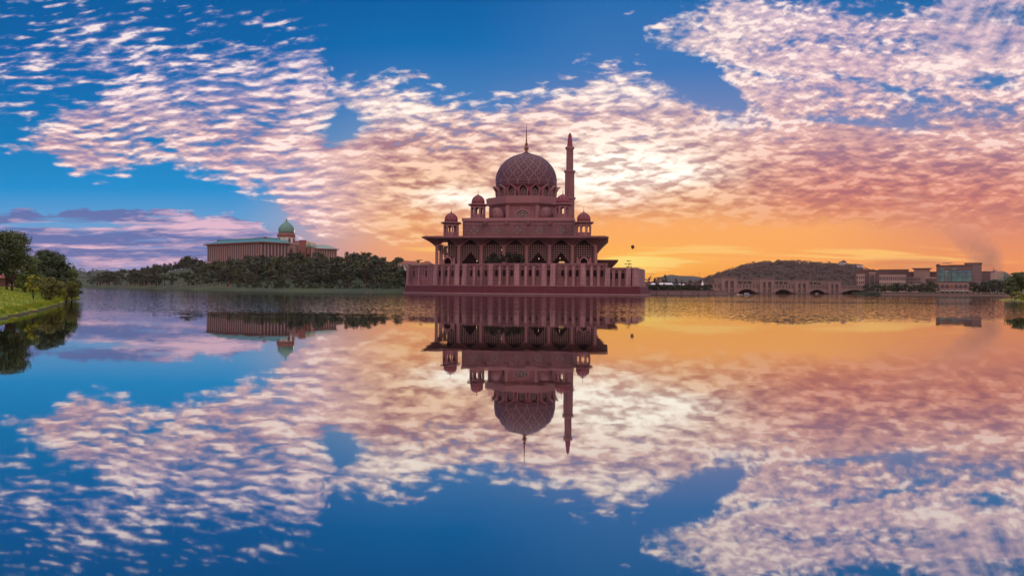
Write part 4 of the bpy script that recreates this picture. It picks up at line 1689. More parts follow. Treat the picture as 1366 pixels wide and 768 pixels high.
def hill_trees():
    rnd = random.Random(77)
    n = 0
    tries = 0
    placed = []
    tone_word = {'dark': 'dark green', 'green': 'mid green', 'olive': 'olive', 'bright': 'pale green'}
    while n < 290 and tries < 9000:
        tries += 1
        px = rnd.uniform(118, 556)
        d = rnd.random() ** 0.85
        # distance from the path to the crest
        x0 = (px - 683) / F
        ys = None
        y = 380.0
        while y < 1000 and y < interp(x0 * y, SHORE_L):
            y += 4
        ys = y
        yc = ys + interp(px, [(100, 500), (200, 380), (320, 290), (450, 300), (540, 330)])
        yy = ys + 46 + (yc - ys - 20) * d
        x = x0 * yy
        if px < 300 and 0.18 < d < 0.72 and 205 < px < 262 and rnd.random() < 0.9:
            continue      # the open grass slope
        if px < 175 and d > 0.12 and rnd.random() < 0.75:
            continue
        # keep the palace clear
        if 262 < px < 452 and yy > 770:
            continue
        sp_ = 6.5 + yy * 0.004
        if any((x - a) ** 2 + (yy - b_) ** 2 < sp_ ** 2 for a, b_ in placed):
            continue
        placed.append((x, yy))
        z = hill_z(x, yy)
        H = rnd.choice([rnd.uniform(6, 10), rnd.uniform(8, 13), rnd.uniform(11, 16.5)]) * (1.0 if px > 270 else 0.85)
        if 268 < px < 452 and yy > 690:
            H = min(H, 9)
        var = rnd.choice([0, 1, 2, 3, 4, 0, 1, 2, 3, 4, 5, 6, 7, 8])
        W = H * rnd.uniform(0.95, 1.35) if var < 5 else H * rnd.uniform(0.9, 1.2)
        tone = rnd.choice(['dark', 'dark', 'green', 'green', 'olive', 'olive', 'bright'])
        shape = 'round' if var < 5 else ('tall narrow' if var < 7 else 'flat topped')
        if px < 200:
            zone = 'on low ground left of the palace'
        elif px < 272:
            zone = 'on the hillside left of the palace'
        elif px < 385:
            zone = 'on the slope below the long palace wing'
        elif px < 455:
            zone = 'on the slope below the palace dome'
        else:
            zone = 'between palace and mosque'
        zone2 = ', near the foot' if d < 0.3 else (', near the crest' if d > 0.72 else ', halfway up')
        lab = '%s %s tree %s%s' % (tone_word[tone], shape, zone, zone2)
        far_tree('hill_tree', x, yy, z, H, W, var, tone, lab, 'trees on the palace hill: %s' % lab, rnd)
        n += 1
    for px in frange(186, 268, 19):
        x0 = (px - 683) / F
        y = 380.0
        while y < 1000 and y < interp(x0 * y, SHORE_L):
            y += 4
        yy = y + interp(px, [(100, 500), (200, 380), (320, 290)]) * rnd.uniform(.92, 1.05)
        H = rnd.uniform(6.5, 10.5)
        far_tree('hill_tree', x0 * yy, yy, hill_z(x0 * yy, yy), H, H * 1.25, rnd.randint(0, 4), 'dark', 'dark tree in the skyline row climbing to the left end of the palace', 'skyline trees left of the palace', rnd)
    for i in range(40):
        px = 262 + i * 4.9 + rnd.uniform(-2, 2)
        yy = interp(px, [(262, 800), (349, 762), (380, 790), (452, 790)]) - rnd.uniform(8, 30)
        x = (px - 683) / F * yy
        z = hill_z(x, yy)
        top = at(px, rnd.uniform(347.5, 353) if px < 400 else rnd.uniform(344, 350), yy).z
        H = max(6.0, top - z)
        far_tree('hill_tree', x, yy, z, H, H * rnd.uniform(1.0, 1.35), rnd.randint(0, 4), rnd.choice(['dark', 'green', 'dark']), 'round tree in the topmost row hiding the foot of the palace, %s' % ('left half' if px < 349 else 'right half'), 'trees hiding the palace foot %s' % ('left' if px < 349 else 'right'), rnd)
    # taller dark silhouettes against the sky
    for px, py0, top, Yd, var, lab in ((209, 372, 352, 700, 1, 'big dark tree standing highest on the hillside left of the palace'), (146, 376, 361, 900, 2, 'tall dark tree alone on the low left shore'),
                                       (262, 356, 345, 790, 3, 'dark crest tree beside the left end of the palace'), (453, 352, 344, 730, 7, 'flat dark tree on the crest right of the palace'),
                                       (470, 355, 346.5, 700, 8, 'open crowned tree on the crest under the crane jib'), (503, 360, 349.5, 690, 6, 'thin tree poking above the wood near the mosque')):
        p = at(px, py0, Yd)
        H = at(px, top, Yd).z - hill_z(p.x, Yd)
        far_tree('crest_tree', p.x, Yd, hill_z(p.x, Yd), H, H * 0.95, var, 'dark', lab, None, rnd)
    # round shrubs along the water-side path
    for i in range(24):
        px = 318 + i * 9.6 + rnd.uniform(-2, 2)
        x0 = (px - 683) / F
        y = 380.0
        while y < 1000 and y < interp(x0 * y, SHORE_L):
            y += 2
        yy = y + 27 + rnd.uniform(-3, 3)
        x = x0 * yy
        h = rnd.uniform(2.6, 3.8)
        o = bpy.data.objects.new('clipped_shrub', FAR[i % 5]['green'])
        COL.objects.link(o)
        o.location = (x, yy, hill_z(x, yy) - h * 0.28)
        o.scale = (h * 1.5, h * 1.5, h * 1.25)
        o.rotation_euler = (0, 0, rnd.uniform(0, 6))
        zone = 'below the palace wing' if px < 390 else ('below the palace dome' if px < 455 else 'near the mosque terrace')
        tag(o, 'round green shrub in the row along the far lakeside path, %s' % zone, 'shrub', 'shrubs along the far path %s' % zone)


hill_trees()


def left_far_bits():
    rnd = random.Random(9)
    # white posts along the path
    b = MB()
    b.prism([(.22 * math.cos(k * PI / 3), .22 * math.sin(k * PI / 3)) for k in range(6)], -0.3, 1.7)
    b.lathe([(0.22, 1.7), (0.34, 1.75), (0.36, 2.2), (0.0, 2.5)], 8)
    proto = b.build('path_light', CONC)
    first = True
    for i in range(38):
        px = 128 + i * 4.9 + rnd.uniform(-2.3, 2.3)
        x0 = (px - 683) / F
        y = 380.0
        while y < 1100 and y < interp(x0 * y, SHORE_L):
            y += 2
        yy = y + 20
        x = x0 * yy
        o = proto if first else proto.copy()
        if not first:
            COL.objects.link(o)
        first = False
        o.location = (x, yy, hill_z(x, yy))
        s = 0.8 + yy / 1400
        o.scale = (s * .8, s * .8, s * rnd.uniform(0.6, 1.15))
        z_ = 'left of the open slope' if px < 200 else ('below the open slope' if px < 262 else 'below the palace wing')
        tag(o, 'pale path light post in the row on the far shore, %s' % z_, 'light post', 'path light posts %s' % z_)
    # floating frame near the far bank
    p = at(488, 391, 345)
    root = empty('floating_pontoon', (p.x, 352, 0), 0.2, 'small dark floating frame moored off the bank left of the mosque', 'pontoon')
    b = MB(); b.box(-1.5, 1.5, -0.8, 0.8, -0.1, 0.18); b.build('deck', CONCD, root)
    for sx in (-1.3, 1.3):
        b = MB(); b.box(sx - .06, sx + .06, -.7, -.58, 0.18, 1.25); b.build('post', GREYST, root)
    b = MB(); b.box(-1.4, 1.4, -.7, -.6, 1.25, 1.37); b.box(-1.4, 1.4, -.7, -.6, 0.7, 0.78); b.build('rail', GREYST, root)
    # grey apartment roofs among the trees, far left
    for px, w, Yd, top, lab in ((173, 12, 1150, 369, 'long grey low block among the trees far left'), (131, 4, 1250, 371.5, 'tiny white house among the trees far left')):
        p = at(px, top, Yd)
        root = empty('far_house', (p.x, Yd, 2), 0.1, lab, 'house')
        W = w / F * Yd
        b = MB(); b.box(-W / 2, W / 2, 0, 12, -4, p.z - 4.5); b.build('wall', GREYST if w > 5 else WHITE, root)
        b = MB(); b.prism([(-W / 2 - .6, -.6), (W / 2 + .6, -.6), (W / 2 + .6, 12.6), (-W / 2 - .6, 12.6)], p.z - 4.5, p.z - 2, [(-W / 2 + 2, 5), (W / 2 - 2, 5), (W / 2 - 2, 7), (-W / 2 + 2, 7)])
        b.build('roof', CONCD, root)


left_far_bits()


# ---- woods that read as one mass
def wood(name, pts, m, size, H, seed, k=9):
    rnd = random.Random(seed)
    b = MB()
    for x, y, z in pts:
        h = H * rnd.choice([rnd.uniform(0.5, 1.0), rnd.uniform(0.8, 1.7)])
        w = h * rnd.uniform(0.45, 0.7)
        for _ in range(k):
            d = Vector((rnd.gauss(0, 1), rnd.gauss(0, 1), abs(rnd.gauss(0, 1)))).normalized()
            p = (x + d.x * w, y + d.y * w, z + h * 0.45 + d.z * h * 0.55)
            b.leaf(p, d * 0.6 + Vector((rnd.uniform(-.25, .25), -0.45 + rnd.uniform(-.25, .25), 0.6)), size * rnd.uniform(0.7, 1.3), rnd)
    return kind(b.build(name, m, recalc=False), 'stuff')


def build_woods():
    rnd = random.Random(12)
    pts = []
    for _ in range(3000):
        x, y = rnd.uniform(190, 760), rnd.uniform(930, 1330)
        px = 683 + F * x / y
        if px < 915 or px > 1250:
            continue
        z = rhill_z(x, y)
        if z < 3:
            continue
        pts.append((x, y, z - 1))
    wood('hill_wood', pts, WOODL, 1.7, 5.5, 1, 30)
    pts = []
    for _ in range(700):
        px = rnd.uniform(96, 330)
        Yd = rnd.uniform(1900, 2300)
        z = CAM_H + (380.5 - interp(px, [(0, 370), (165, 368), (240, 368), (330, 377)])) / F * Yd
        pts.append(((px - 683) / F * Yd, Yd, z * sstep((Yd - 1850) / 400)))
    wood('far_wood', pts, WOODB, 5.0, 13, 2, 12)
    pts = []
    for _ in range(400):
        px = rnd.uniform(1306, 1372)
        Yd = rnd.uniform(1900, 2300)
        z = CAM_H + (388.5 - interp(px, [(1306, 376), (1325, 369), (1338, 371), (1350, 376), (1372, 379)])) / F * Yd
        pts.append(((px - 683) / F * Yd, Yd, z * sstep((Yd - 1850) / 400)))
    wood('far_right_wood', pts, WOODB, 5.0, 12, 3, 12)


build_woods()


def shore_trees():
    """tree rows on the right: behind the embankment, and below the long buildings"""
    rnd = random.Random(55)
    for i in range(30):
        px = 866 + i * 2.75 + rnd.uniform(-1, 1)
        Yd = 436 + rnd.uniform(-4, 6) + max(0, px - 930) * 0.8
        p = at(px, 386, Yd)
        H = rnd.uniform(3.6, 5.0)
        zone = 'near the mosque terrace' if px < 905 else 'near the bridge'
        far_tree('embankment_tree', p.x, Yd, 1.6, H, H * 1.15, i % 5, rnd.choice(['dark', 'olive', 'dark']), 'low dark tree in the row on the embankment, %s' % zone, 'embankment trees %s' % zone, rnd)
    for px, top, base, Yd, W, lab in ((887, 364.5, 380, 520, 8, 'dark dense tree against the sunset beside a small tower'), (874, 369, 381, 540, 9, 'low dark tree close to the right end of the terrace'),
                                      (902, 371, 381, 560, 5, 'small dark tree under the far orange ridge'), (910, 373, 381, 560, 6, 'small round dark tree right of the far orange ridge'), (866, 368, 381, 560, 8, 'dark tree just past the terrace corner'),
                                      (921, 373, 382, 600, 8, 'low dark tree left of the peaked tent'), (934, 373, 383, 640, 9, 'low dark tree behind the peaked tent')):
        p = at(px, base, Yd)
        H = at(px, top, Yd).z - 1.5
        far_tree('sunset_tree', p.x, Yd, 1.5, H, W / F * Yd, rnd.randint(0, 4), 'dark', lab, None, rnd)
    n = 0
    for i in range(62):
        px = 1122 + i * 3.55 + rnd.uniform(-1.5, 1.5)
        if 1247 < px < 1297 or px > 1340:
            continue
        Yd = rnd.uniform(585, 625) if px < 1247 else rnd.uniform(575, 600)
        if px < 1150:
            Yd = 740 + rnd.uniform(-20, 30)
        p = at(px, 390, Yd)
        H = rnd.uniform(5.0, 8.2) * (1.25 if px > 1297 else 1.0) * (1.2 if 1235 < px < 1247 else 1)
        tone = rnd.choice(['dark', 'dark', 'olive', 'green'])
        if px < 1150:
            zone = 'at the right end of the bridge'
        elif px < 1200:
            zone = 'below the arched gate block'
        elif px < 1247:
            zone = 'left of the glass building'
        else:
            zone = 'right of the glass building'
        lab = '%s tree on the right promenade, %s' % ({'dark': 'dark', 'olive': 'olive', 'green': 'mid green'}[tone], zone)
        far_tree('promenade_tree', p.x, Yd, 1.6, H, H * rnd.uniform(1.0, 1.35), i % 5, tone, lab, 'promenade trees: ' + lab, rnd)
    # palms and an umbrella pine seen over the terrace
    for px, base, top, Yd, lab in ((838.5, 359, 348, 470, 'small tiered tree above the low right end of the terrace'), (561, 357, 347, 520, 'tiered tree between the two red roofed villas')):
        p = at(px, base, Yd)
        pz = p.z - 4
        H = at(px, top, Yd).z - pz
        root = empty('tiered_tree', (p.x, Yd, pz), 0, lab, 'tree')
        b = MB(); b.tube((0, 0, 0), (0, 0, H * 0.95), 0.16, 0.06, 6); b.build('trunk', BARK, root)
        b = MB()
        for q, (fz_, w) in enumerate(((1.0, 1.3), (0.8, 2.6), (0.62, 2.2), (0.5, 1.2))):
            cs = [(math.cos(a) * w * 0.55, math.sin(a) * w * 0.55, H * fz_, w * 0.42) for a in (q, q + 2.1, q + 4.2)]
            crown_leaves(b, rnd, cs, 110, 0.3, 0.22)
        b.build('crown', LEAFD, root, recalc=False)


shore_trees()


# ------------------------------------------------------------------ the green-domed palace on the left hill
def build_palace():
    Cx, Cy = -249.6, 800.0
    u = Vector((-77, 60)).normalized()         # along the long left face
    ang = math.atan2(-u.y, -u.x)               # local x runs from the left end to the near corner
    root = empty('palace', (Cx, Cy, 20), ang, 'long palace with teal roofs and a green onion dome on the wooded hill', 'palace')
    Lw, Dw = 98.0, 33.0

    def B(f, name, m, parent=root):
        b = MB(); f(b)
        return b.build(name, m, parent)
    # long wing: local x from -Lw to 0, local y from 0 back to Dw
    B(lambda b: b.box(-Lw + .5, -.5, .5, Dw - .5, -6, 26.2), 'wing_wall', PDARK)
    B(lambda b: b.box(-Lw - .4, .4, -.4, Dw + .4, -6, 9.0), 'podium', PWALL)
    b = MB(); b.box(-0.75, 0.75, 0.0, 0.7, 9.0, 25.6)
    pier = b.build('pier', PWALL, root)
    pier.location = (-Lw + 1.2, 0, 0)
    n = 25
    for i in range(1, n):
        subcopy(pier, root, (-Lw + 1.2 + (Lw - 2.4) * i / (n - 1), 0, 0))
    for i in range(1, 9):
        subcopy(pier, root, (0, i * (Dw - 1.2) / 8, 0), PI / 2)
    B(lambda b: (b.box(-Lw - .5, .5, -.5, Dw + .5, 25.6, 26.6)), 'entablature', PTRIM)
    e = 3.0
    B(lambda b: (b.prism([(-Lw - e, -e), (e, -e), (e, Dw + e), (-Lw - e, Dw + e)], 26.6, 27.4),), 'eave', PTRIM)
    B(lambda b: (b.prism([(-Lw - e + .4, -e + .4), (e - .4, -e + .4), (e - .4, Dw + e - .4), (-Lw - e + .4, Dw + e - .4)], 27.4, 31.6,
                         [(-Lw + 9, 9), (-7, 9), (-7, Dw - 9), (-Lw + 9, Dw - 9)]),
                 b.box(-Lw + 8.6, -6.6, 8.6, Dw - 8.6, 31.6, 32.3)), 'wing_roof', TEAL)
    b = MB(); b.cbox(-6.6, 8.6, 31.0, 2.4, 2.4, 1.9); b.cbox(-Lw + 8.6, 8.6, 31.0, 2.4, 2.4, 1.7); b.build('roof_end_block', PTRIM, root)

    inv = Matrix.Translation((Cx, Cy, 20)) @ Matrix.Rotation(ang, 4, 'Z')
    inv = inv.inverted()

    def W(mb):
        mb.M = inv      # world coordinates in, local out
        return mb

    def wpx(px, Yd): return (px - 683) / F * Yd

    def wz(py, px, Yd): return at(px, py, Yd).z

    # central dome tower
    Yd = 872
    cx = wpx(381.6, Yd)
    zb, z1, z2, zt = wz(323, 381, Yd), wz(316.5, 381, Yd), wz(311.5, 381, Yd), wz(294.5, 381, Yd)
    b = W(MB()); b.lathe([(9.0, 30), (9.0, z1)], 24, cx, Yd, smooth=True); b.build('dome_drum', PWHITE, root)
    b = W(MB()); b.lathe([(9.0, z1), (9.6, z1 + .3), (9.6, z2 - .6), (9.1, z2), (8.2, z2 + .2)], 24, cx, Yd); b.build('drum_ring', PTRIM, root)
    h = zt - z2
    b = W(MB())
    b.lathe([(7.9, z2 + .1), (8.4, z2 + .12 * h), (8.6, z2 + .25 * h), (8.3, z2 + .4 * h), (7.2, z2 + .55 * h), (5.4, z2 + .69 * h), (3.3, z2 + .82 * h), (1.7, z2 + .91 * h), (.7, z2 + h)], 32, cx, Yd)
    d = b.build('onion_dome', mat('green_dome_tiles', (0.10, 0.24, 0.20), 0.55, 0.2, 0.5), root)
    b = W(MB()); b.lathe([(.7, zt), (.5, zt + .8), (.8, zt + 1.2), (.15, zt + 1.8), (0, zt + 4.2)], 8, cx, Yd); b.build('finial', GOLD, d)
    for k in range(10):
        a = -PI / 2 + k * 2 * PI / 10
        b = W(MB()); b.M = inv @ Matrix.Translation((cx, Yd, 0)) @ Matrix.Rotation(a + PI / 2, 4, 'Z')
        b.plate(arch(2.6, zb - 1, z1 - 2.5, z1 - .6, 5), -9.3, -8.9)
        b.build('drum_window', PDARK, root)
    # a gabled half dome in front of the drum
    b = W(MB()); b.lathe([(4.6, zb - 2), (4.5, zb + .6), (3.8, zb + 2.2), (2.2, zb + 3.4), (.6, zb + 4.0), (0, zb + 4.1)], 20, cx - 0.5, Yd - 10); b.build('half_dome', PALET, root)
    # centre block in stepped masses
    for px0, px1, py, Ya, dep, m in ((380.5, 393, 327, 838, 30, PWALL), (392, 408, 322.5, 846, 40, PWALL), (399, 407.5, 321.3, 845, 4, PTRIM), (407, 416, 331.5, 852, 30, PWALL), (414.5, 421, 330.8, 842, 30, PWALL)):
        x0, x1 = wpx(px0, Ya), wpx(px1, Ya)
        zt_ = wz(py, px0, Ya)
        b = W(MB()); b.box(x0, x1, Ya, Ya + dep, 14, zt_); b.build('centre_block', m, root)
        b = W(MB()); b.box(x0 - .4, x1 + .4, Ya - .5, Ya + dep, zt_, zt_ + .8); b.build('block_cornice', PTRIM, root)
    for px, py0, py1, Ya, w in ((388.5, 343.5, 331, 837.9, 2.6), (417.8, 348, 335, 841.9, 2.4)):
        x = wpx(px, Ya)
        b = W(MB()); b.M = inv @ Matrix.Translation((x, Ya, 0))
        z0, zt_ = wz(py0, px, Ya), wz(py1, px, Ya)
        b.plate(arch(w, z0, zt_ - 2, zt_, 5), -.25, -.004)
        b.build('tall_window', PDARK, root)
    for i in range(5):
        x = wpx(394 + i * 2.9, 845.9)
        b = W(MB()); b.M = inv @ Matrix.Translation((x, 846, 0))
        b.plate(arch(1.0, 27, 44, 46.5, 4), -.25, -.005)
        b.build('tall_window', PDARK, root)
    # small green turret
    Ya = 846
    x = wpx(411.9, Ya); z0 = wz(331.5, 412, Ya)
    b = W(MB()); b.lathe([(2.5, z0 - 6), (2.5, z0 + .6)], 10, x, Ya, smooth=False); b.build('small_turret', PTRIM, root)
    b = W(MB()); b.lathe([(2.4, z0 + .6), (2.55, z0 + 2.2), (2.2, z0 + 3.8), (1.2, z0 + 5.2), (.3, z0 + 6.2), (0, z0 + 7)], 16, x, Ya); b.build('small_dome', MATS['green_dome_tiles'], root)
    # far right wing
    Ya = 838
    x0, x1 = wpx(423, Ya), wpx(448.2, Ya + 26)
    zw = 42.0
    M2 = inv @ Matrix.Translation((x0, Ya, 0)) @ Matrix.Rotation(R(36), 4, 'Z')
    L2 = 21.0
    b = MB(); b.M = M2; b.box(.4, L2, .4, 24, 14, zw); b.build('wing_wall', PDARK, root)
    b = MB(); b.M = M2; b.box(-1.5, L2 + 2, -2.4, 26, zw, zw + .9); b.build('eave', PTRIM, root)
    b = MB(); b.M = M2; b.prism([(-1.3, -2.2), (L2 + 1.8, -2.2), (L2 + 1.8, 25.8), (-1.3, 25.8)], zw + .9, zw + 5.2, [(2, 8), (L2 - 6, 8), (L2 - 6, 16), (2, 16)]); b.build('wing_roof', PALET, root)
    b = MB(); b.M = M2
    b.box(-.7, .7, -.3, .7, 14, zw)
    p0 = b.build('pier', PWALL, root)
    me = p0.data
    for i in range(1, 9):
        q = p0.copy(); COL.objects.link(q); q.parent = root
        q.matrix_local = M2 @ Matrix.Translation((i * L2 / 8, 0, 0)) @ M2.inverted()


build_palace()


def villa(px0, px1, ptop, peave, pbase, Yd, label, dep=10, wins=6):
    x0, x1 = (px0 - 683) / F * Yd, (px1 - 683) / F * Yd
    zt, ze, zb = at(px0, ptop, Yd).z, at(px0, peave, Yd).z, at(px0, pbase, Yd).z
    root = empty('villa', ((x0 + x1) / 2, Yd, zb), 0, label, 'house')
    w = (x1 - x0) / 2
    b = MB(); b.box(-w, w, 0, dep, -8, ze - zb); b.build('wall', WHITE, root)
    b = MB()
    b.prism([(-w - .9, -.9), (w + .9, -.9), (w + .9, dep + .9), (-w - .9, dep + .9)], ze - zb, zt - zb, [(-w * .35, dep * .4), (w * .35, dep * .4), (w * .35, dep * .6), (-w * .35, dep * .6)])
    b.build('roof', REDROOF, root)
    for i in range(wins):
        u = -w + (i + .5) * 2 * w / wins
        b = MB(); b.box(u - w * .55 / wins, u + w * .55 / wins, -.08, -.004, (ze - zb) * .25, (ze - zb) * .75); b.build('window', PDARK, root)
    return root


villa(530.5, 559.5, 347.6, 352.2, 357, 620, 'wide white villa with red hipped roof on the ridge left of the mosque', 14, 7)
villa(562.5, 575.5, 347.8, 352.0, 357, 600, 'small white villa with red hipped roof beside the mosque corner column', 10, 3)


def spire_tower():
    # slim white tower seen through the left-hand bay of the arcade
    Yd = 560
    p = at(587.6, 339, Yd); p2 = at(587.6, 353, Yd)
    root = empty('white_spire', (p.x, Yd, p2.z - 6), 0, 'slim white spire seen between the two leftmost mosque columns', 'tower')
    H = p.z - p2.z + 6
    b = MB(); b.lathe([(.9, 0), (.8, H * .6), (.9, H * .62), (.5, H * .7), (.25, H * .85), (0, H)], 8, smooth=False); b.build('shaft', WHITE, root)


spire_tower()


def build_crane():
    Yd = 1500
    a, c = at(460, 342, Yd), at(486, 345.6, Yd)
    d = c - a
    root = empty('tower_crane', (a.x, a.y, 25), 0, 'faint jib of a distant crane above the wood right of the palace', 'crane')
    off = Vector((a.x, a.y, 25))
    b = MB()
    n = 15
    A = a - off
    for k in range(n):
        p, q = A + d * (k / n), A + d * ((k + 1) / n)
        up = Vector((0, 0, 1.7))
        b.tube(p, q, .22, .22, 4); b.tube(p + up, q + up, .22, .22, 4)
        b.tube(p, p + up, .16, .16, 4); b.tube(p, q + up, .16, .16, 4)
    b.build('jib', STEEL, root)
    b = MB(); s = A + d * .72
    for sx, sy in ((-.7, 0), (.7, 0), (0, 1.2)):
        b.tube((s.x + sx, s.y + sy, 0), (s.x + sx, s.y + sy, s.z), .18, .18, 4)
    b.build('mast', STEEL, root)


build_crane()


def build_balloon():
    Yd = 900
    p = at(844, 329, Yd)
    root = empty('balloon', (p.x, Yd, p.z - 5.0), 0, 'dark round balloon hanging in the orange sky right of the mosque', 'balloon')
    b = MB()
    b.lathe([(.2, 2.5), (.9, 2.75), (1.6, 3.5), (1.95, 4.5), (1.95, 5.2), (1.6, 6.1), (.9, 6.75), (0, 7.0)], 20)
    b.build('envelope', BALL, root)
    b = MB(); b.prism([(.3 * math.cos(k * PI / 3), .3 * math.sin(k * PI / 3)) for k in range(6)], 1.5, 1.9); b.build('basket', DOOR_SHADE, root)
    b = MB()
    for k in range(4):
        a_ = k * PI / 2
        b.tube((.25 * math.cos(a_), .25 * math.sin(a_), 1.9), (.2 * math.cos(a_), .2 * math.sin(a_), 2.2), .03, .03, 4)
    b.build('ropes', STEEL, root)


build_balloon()


# ------------------------------------------------------------------ embankment, tents, lamps
def build_embankment():
    A_, B_ = Vector((70.0, 415.0)), Vector((112.0, 418.5))
    d = B_ - A_; L = d.length; ang = math.atan2(d.y, d.x)
    root = empty('embankment_wall', (A_.x, A_.y, 0), ang, 'low mauve embankment wall with piers right of the terrace', 'wall')
    b = MB(); b.box(0, L, 0, 1.2, -.8, 1.9); b.build('wall', GREYST, root)
    b = MB(); b.box(-.1, L + .1, -.2, 1.3, 2.15, 2.45); b.build('coping', GREYST, root)
    b = MB(); b.box(0, L, -.06, -.004, -.3, .35); b.build('tide_line', CONCD, root)
    b = MB(); b.box(0, L, .2, .9, 1.9, 2.15); b.build('shadow_gap', CONCD, root)
    for u in (1, 5.0, 10.8, 18, 24.2, 27.0, 32.5, 35.3):
        b = MB(); b.cbox(u, -.15, -.5, .55, .5, 3.15); b.build('pier', CONCD, root)


build_embankment()


def tent(px0, px1, ptop, peave, Yd, label, peaked=False, m=TENT):
    x0, x1 = at(px0, peave, Yd).x, at(px1, peave, Yd).x
    zt, ze = at(px0, ptop, Yd).z, at(px0, peave, Yd).z
    zg = 1.5
    root = empty('marquee', ((x0 + x1) / 2, Yd, zg), 0, label, 'tent', 'white marquees on the shore')
    w = (x1 - x0) / 2
    b = MB()
    if peaked:
        n = 6
        prof = [(1.0, ze - zg), (.55, ze - zg + (zt - ze) * .22), (.25, ze - zg + (zt - ze) * .5), (.1, ze - zg + (zt - ze) * .8), (.02, zt - zg)]
        b.lathe([(r * w * 1.3, z) for r, z in prof], 4, 0, 0, PI / 4, False)
    else:
        b.prism([(-w, -3), (w, -3), (w, 3), (-w, 3)], ze - zg, zt - zg, [(-w + .5, -.3), (w - .5, -.3), (w - .5, .3), (-w + .5, .3)])
    b.build('canvas', m, root)
    for sx in (-1, 1):
        for sy in (-2.6, 2.6):
            b = MB(); b.tube((sx * (w - .3), sy if not peaked else sy * .35, 0), (sx * (w - .3), sy if not peaked else sy * .35, ze - zg), .07, .07, 5); b.build('leg', STEEL, root)


tent(879, 897, 377.3, 379.3, 480, 'longest pale marquee roof behind the embankment trees')
tent(904.5, 912.5, 378.2, 380.2, 480, 'short white marquee in the middle of the shore')
tent(915, 926, 378.6, 380.6, 485, 'pinkish marquee right of the short white one', m=PINKL)
tent(868, 874, 377.4, 379.4, 480, 'small white marquee beside the terrace corner')
tent(932.5, 941.5, 373.8, 382.0, 500, 'white peaked tent standing near the bridge', True)


def shore_buildings():
    for px0, px1, py, Yd, m, lab in ((861, 900, 375.8, 560, GREYST, 'long low mauve building behind the marquees by the terrace'), (895, 905, 377.0, 540, BLUEP, 'dark blue grey flat block between the marquees'),
                                     (905, 934, 376.6, 560, CONCD, 'low brown building behind the pinkish marquee'), (879, 884, 369.5, 530, CONC, 'little square tower beside the dense dark tree')):
        x0, x1 = at(px0, py, Yd).x, at(px1, py, Yd).x
        z = at(px0, py, Yd).z
        root = empty('low_building', ((x0 + x1) / 2, Yd, 1.4), 0, lab, 'building')
        w = (x1 - x0) / 2
        b = MB(); b.box(-w, w, 0, 8, 0, z - 1.9); b.build('wall', m, root)
        b = MB(); b.box(-w - .3, w + .3, -.4, 8.4, z - 1.9, z - 1.4); b.build('roof', ROOFD if m is not CONC else CONC, root)
        n = max(1, int(w / 1.6))
        for i in range(n):
            u = -w + (i + .5) * 2 * w / n
            b = MB(); b.box(u - .45, u + .45, -.06, -.004, 1.0, min(2.4, z - 2.2)); b.build('window', PDARK, root)
    # a slanting white canopy at the terrace corner
    p0, p1 = at(860.5, 371, 470), at(866.5, 374.2, 470)
    root = empty('slanted_canopy', (p0.x, 470, 1.4), 0, 'slanting white canopy roof just past the terrace corner', 'canopy')
    b = MB()
    dz0, dz1 = p0.z - 1.4, p1.z - 1.4
    b.plate([(-3, dz0 + 1.6), (p1.x - p0.x, dz1), (p1.x - p0.x, dz1 - .35), (-3, dz0 + 1.2)], 0, 6)
    b.build('roof', TENT, root)
    b = MB(); b.cbox(p1.x - p0.x - .4, 1, 0, .2, .2, dz1 - .3); b.build('post', STEEL, root)


shore_buildings()


def lamp(px, ptop, Yd, lab, arms=2, pbase=384):
    p = at(px, ptop, Yd)
    root = empty('street_lamp', (p.x, Yd, 1.5), 0, lab, 'street lamp', 'tall lamps against the sunset')
    H = p.z - 1.5
    b = MB(); b.tube((0, 0, 0), (0, 0, H), .16, .1, 6); b.build('pole', STEEL, root)
    for s in ((-1, 1) if arms == 2 else (1,)):
        b = MB(); b.tube((0, 0, H - .2), (s * 1.1, 0, H + .05), .06, .05, 5); b.build('arm', STEEL, root)
        b = MB(); b.cbox(s * 1.35, 0, H - .05, .8, .4, .2); b.build('lamp_head', STEEL, root)


for a in ((869.5, 365.2, 520, 'tall lamp nearest to the terrace, left of the dense tree'), (895.5, 366.2, 560, 'tall lamp in front of the far orange ridge peak'), (917.5, 367.8, 600, 'slender lamp right of the far orange ridge', 1),
          (925, 367.0, 600, 'double armed lamp left of the peaked tent'), (911, 373.4, 560, 'short white lamp among the small round trees', 1)):
    lamp(*a)


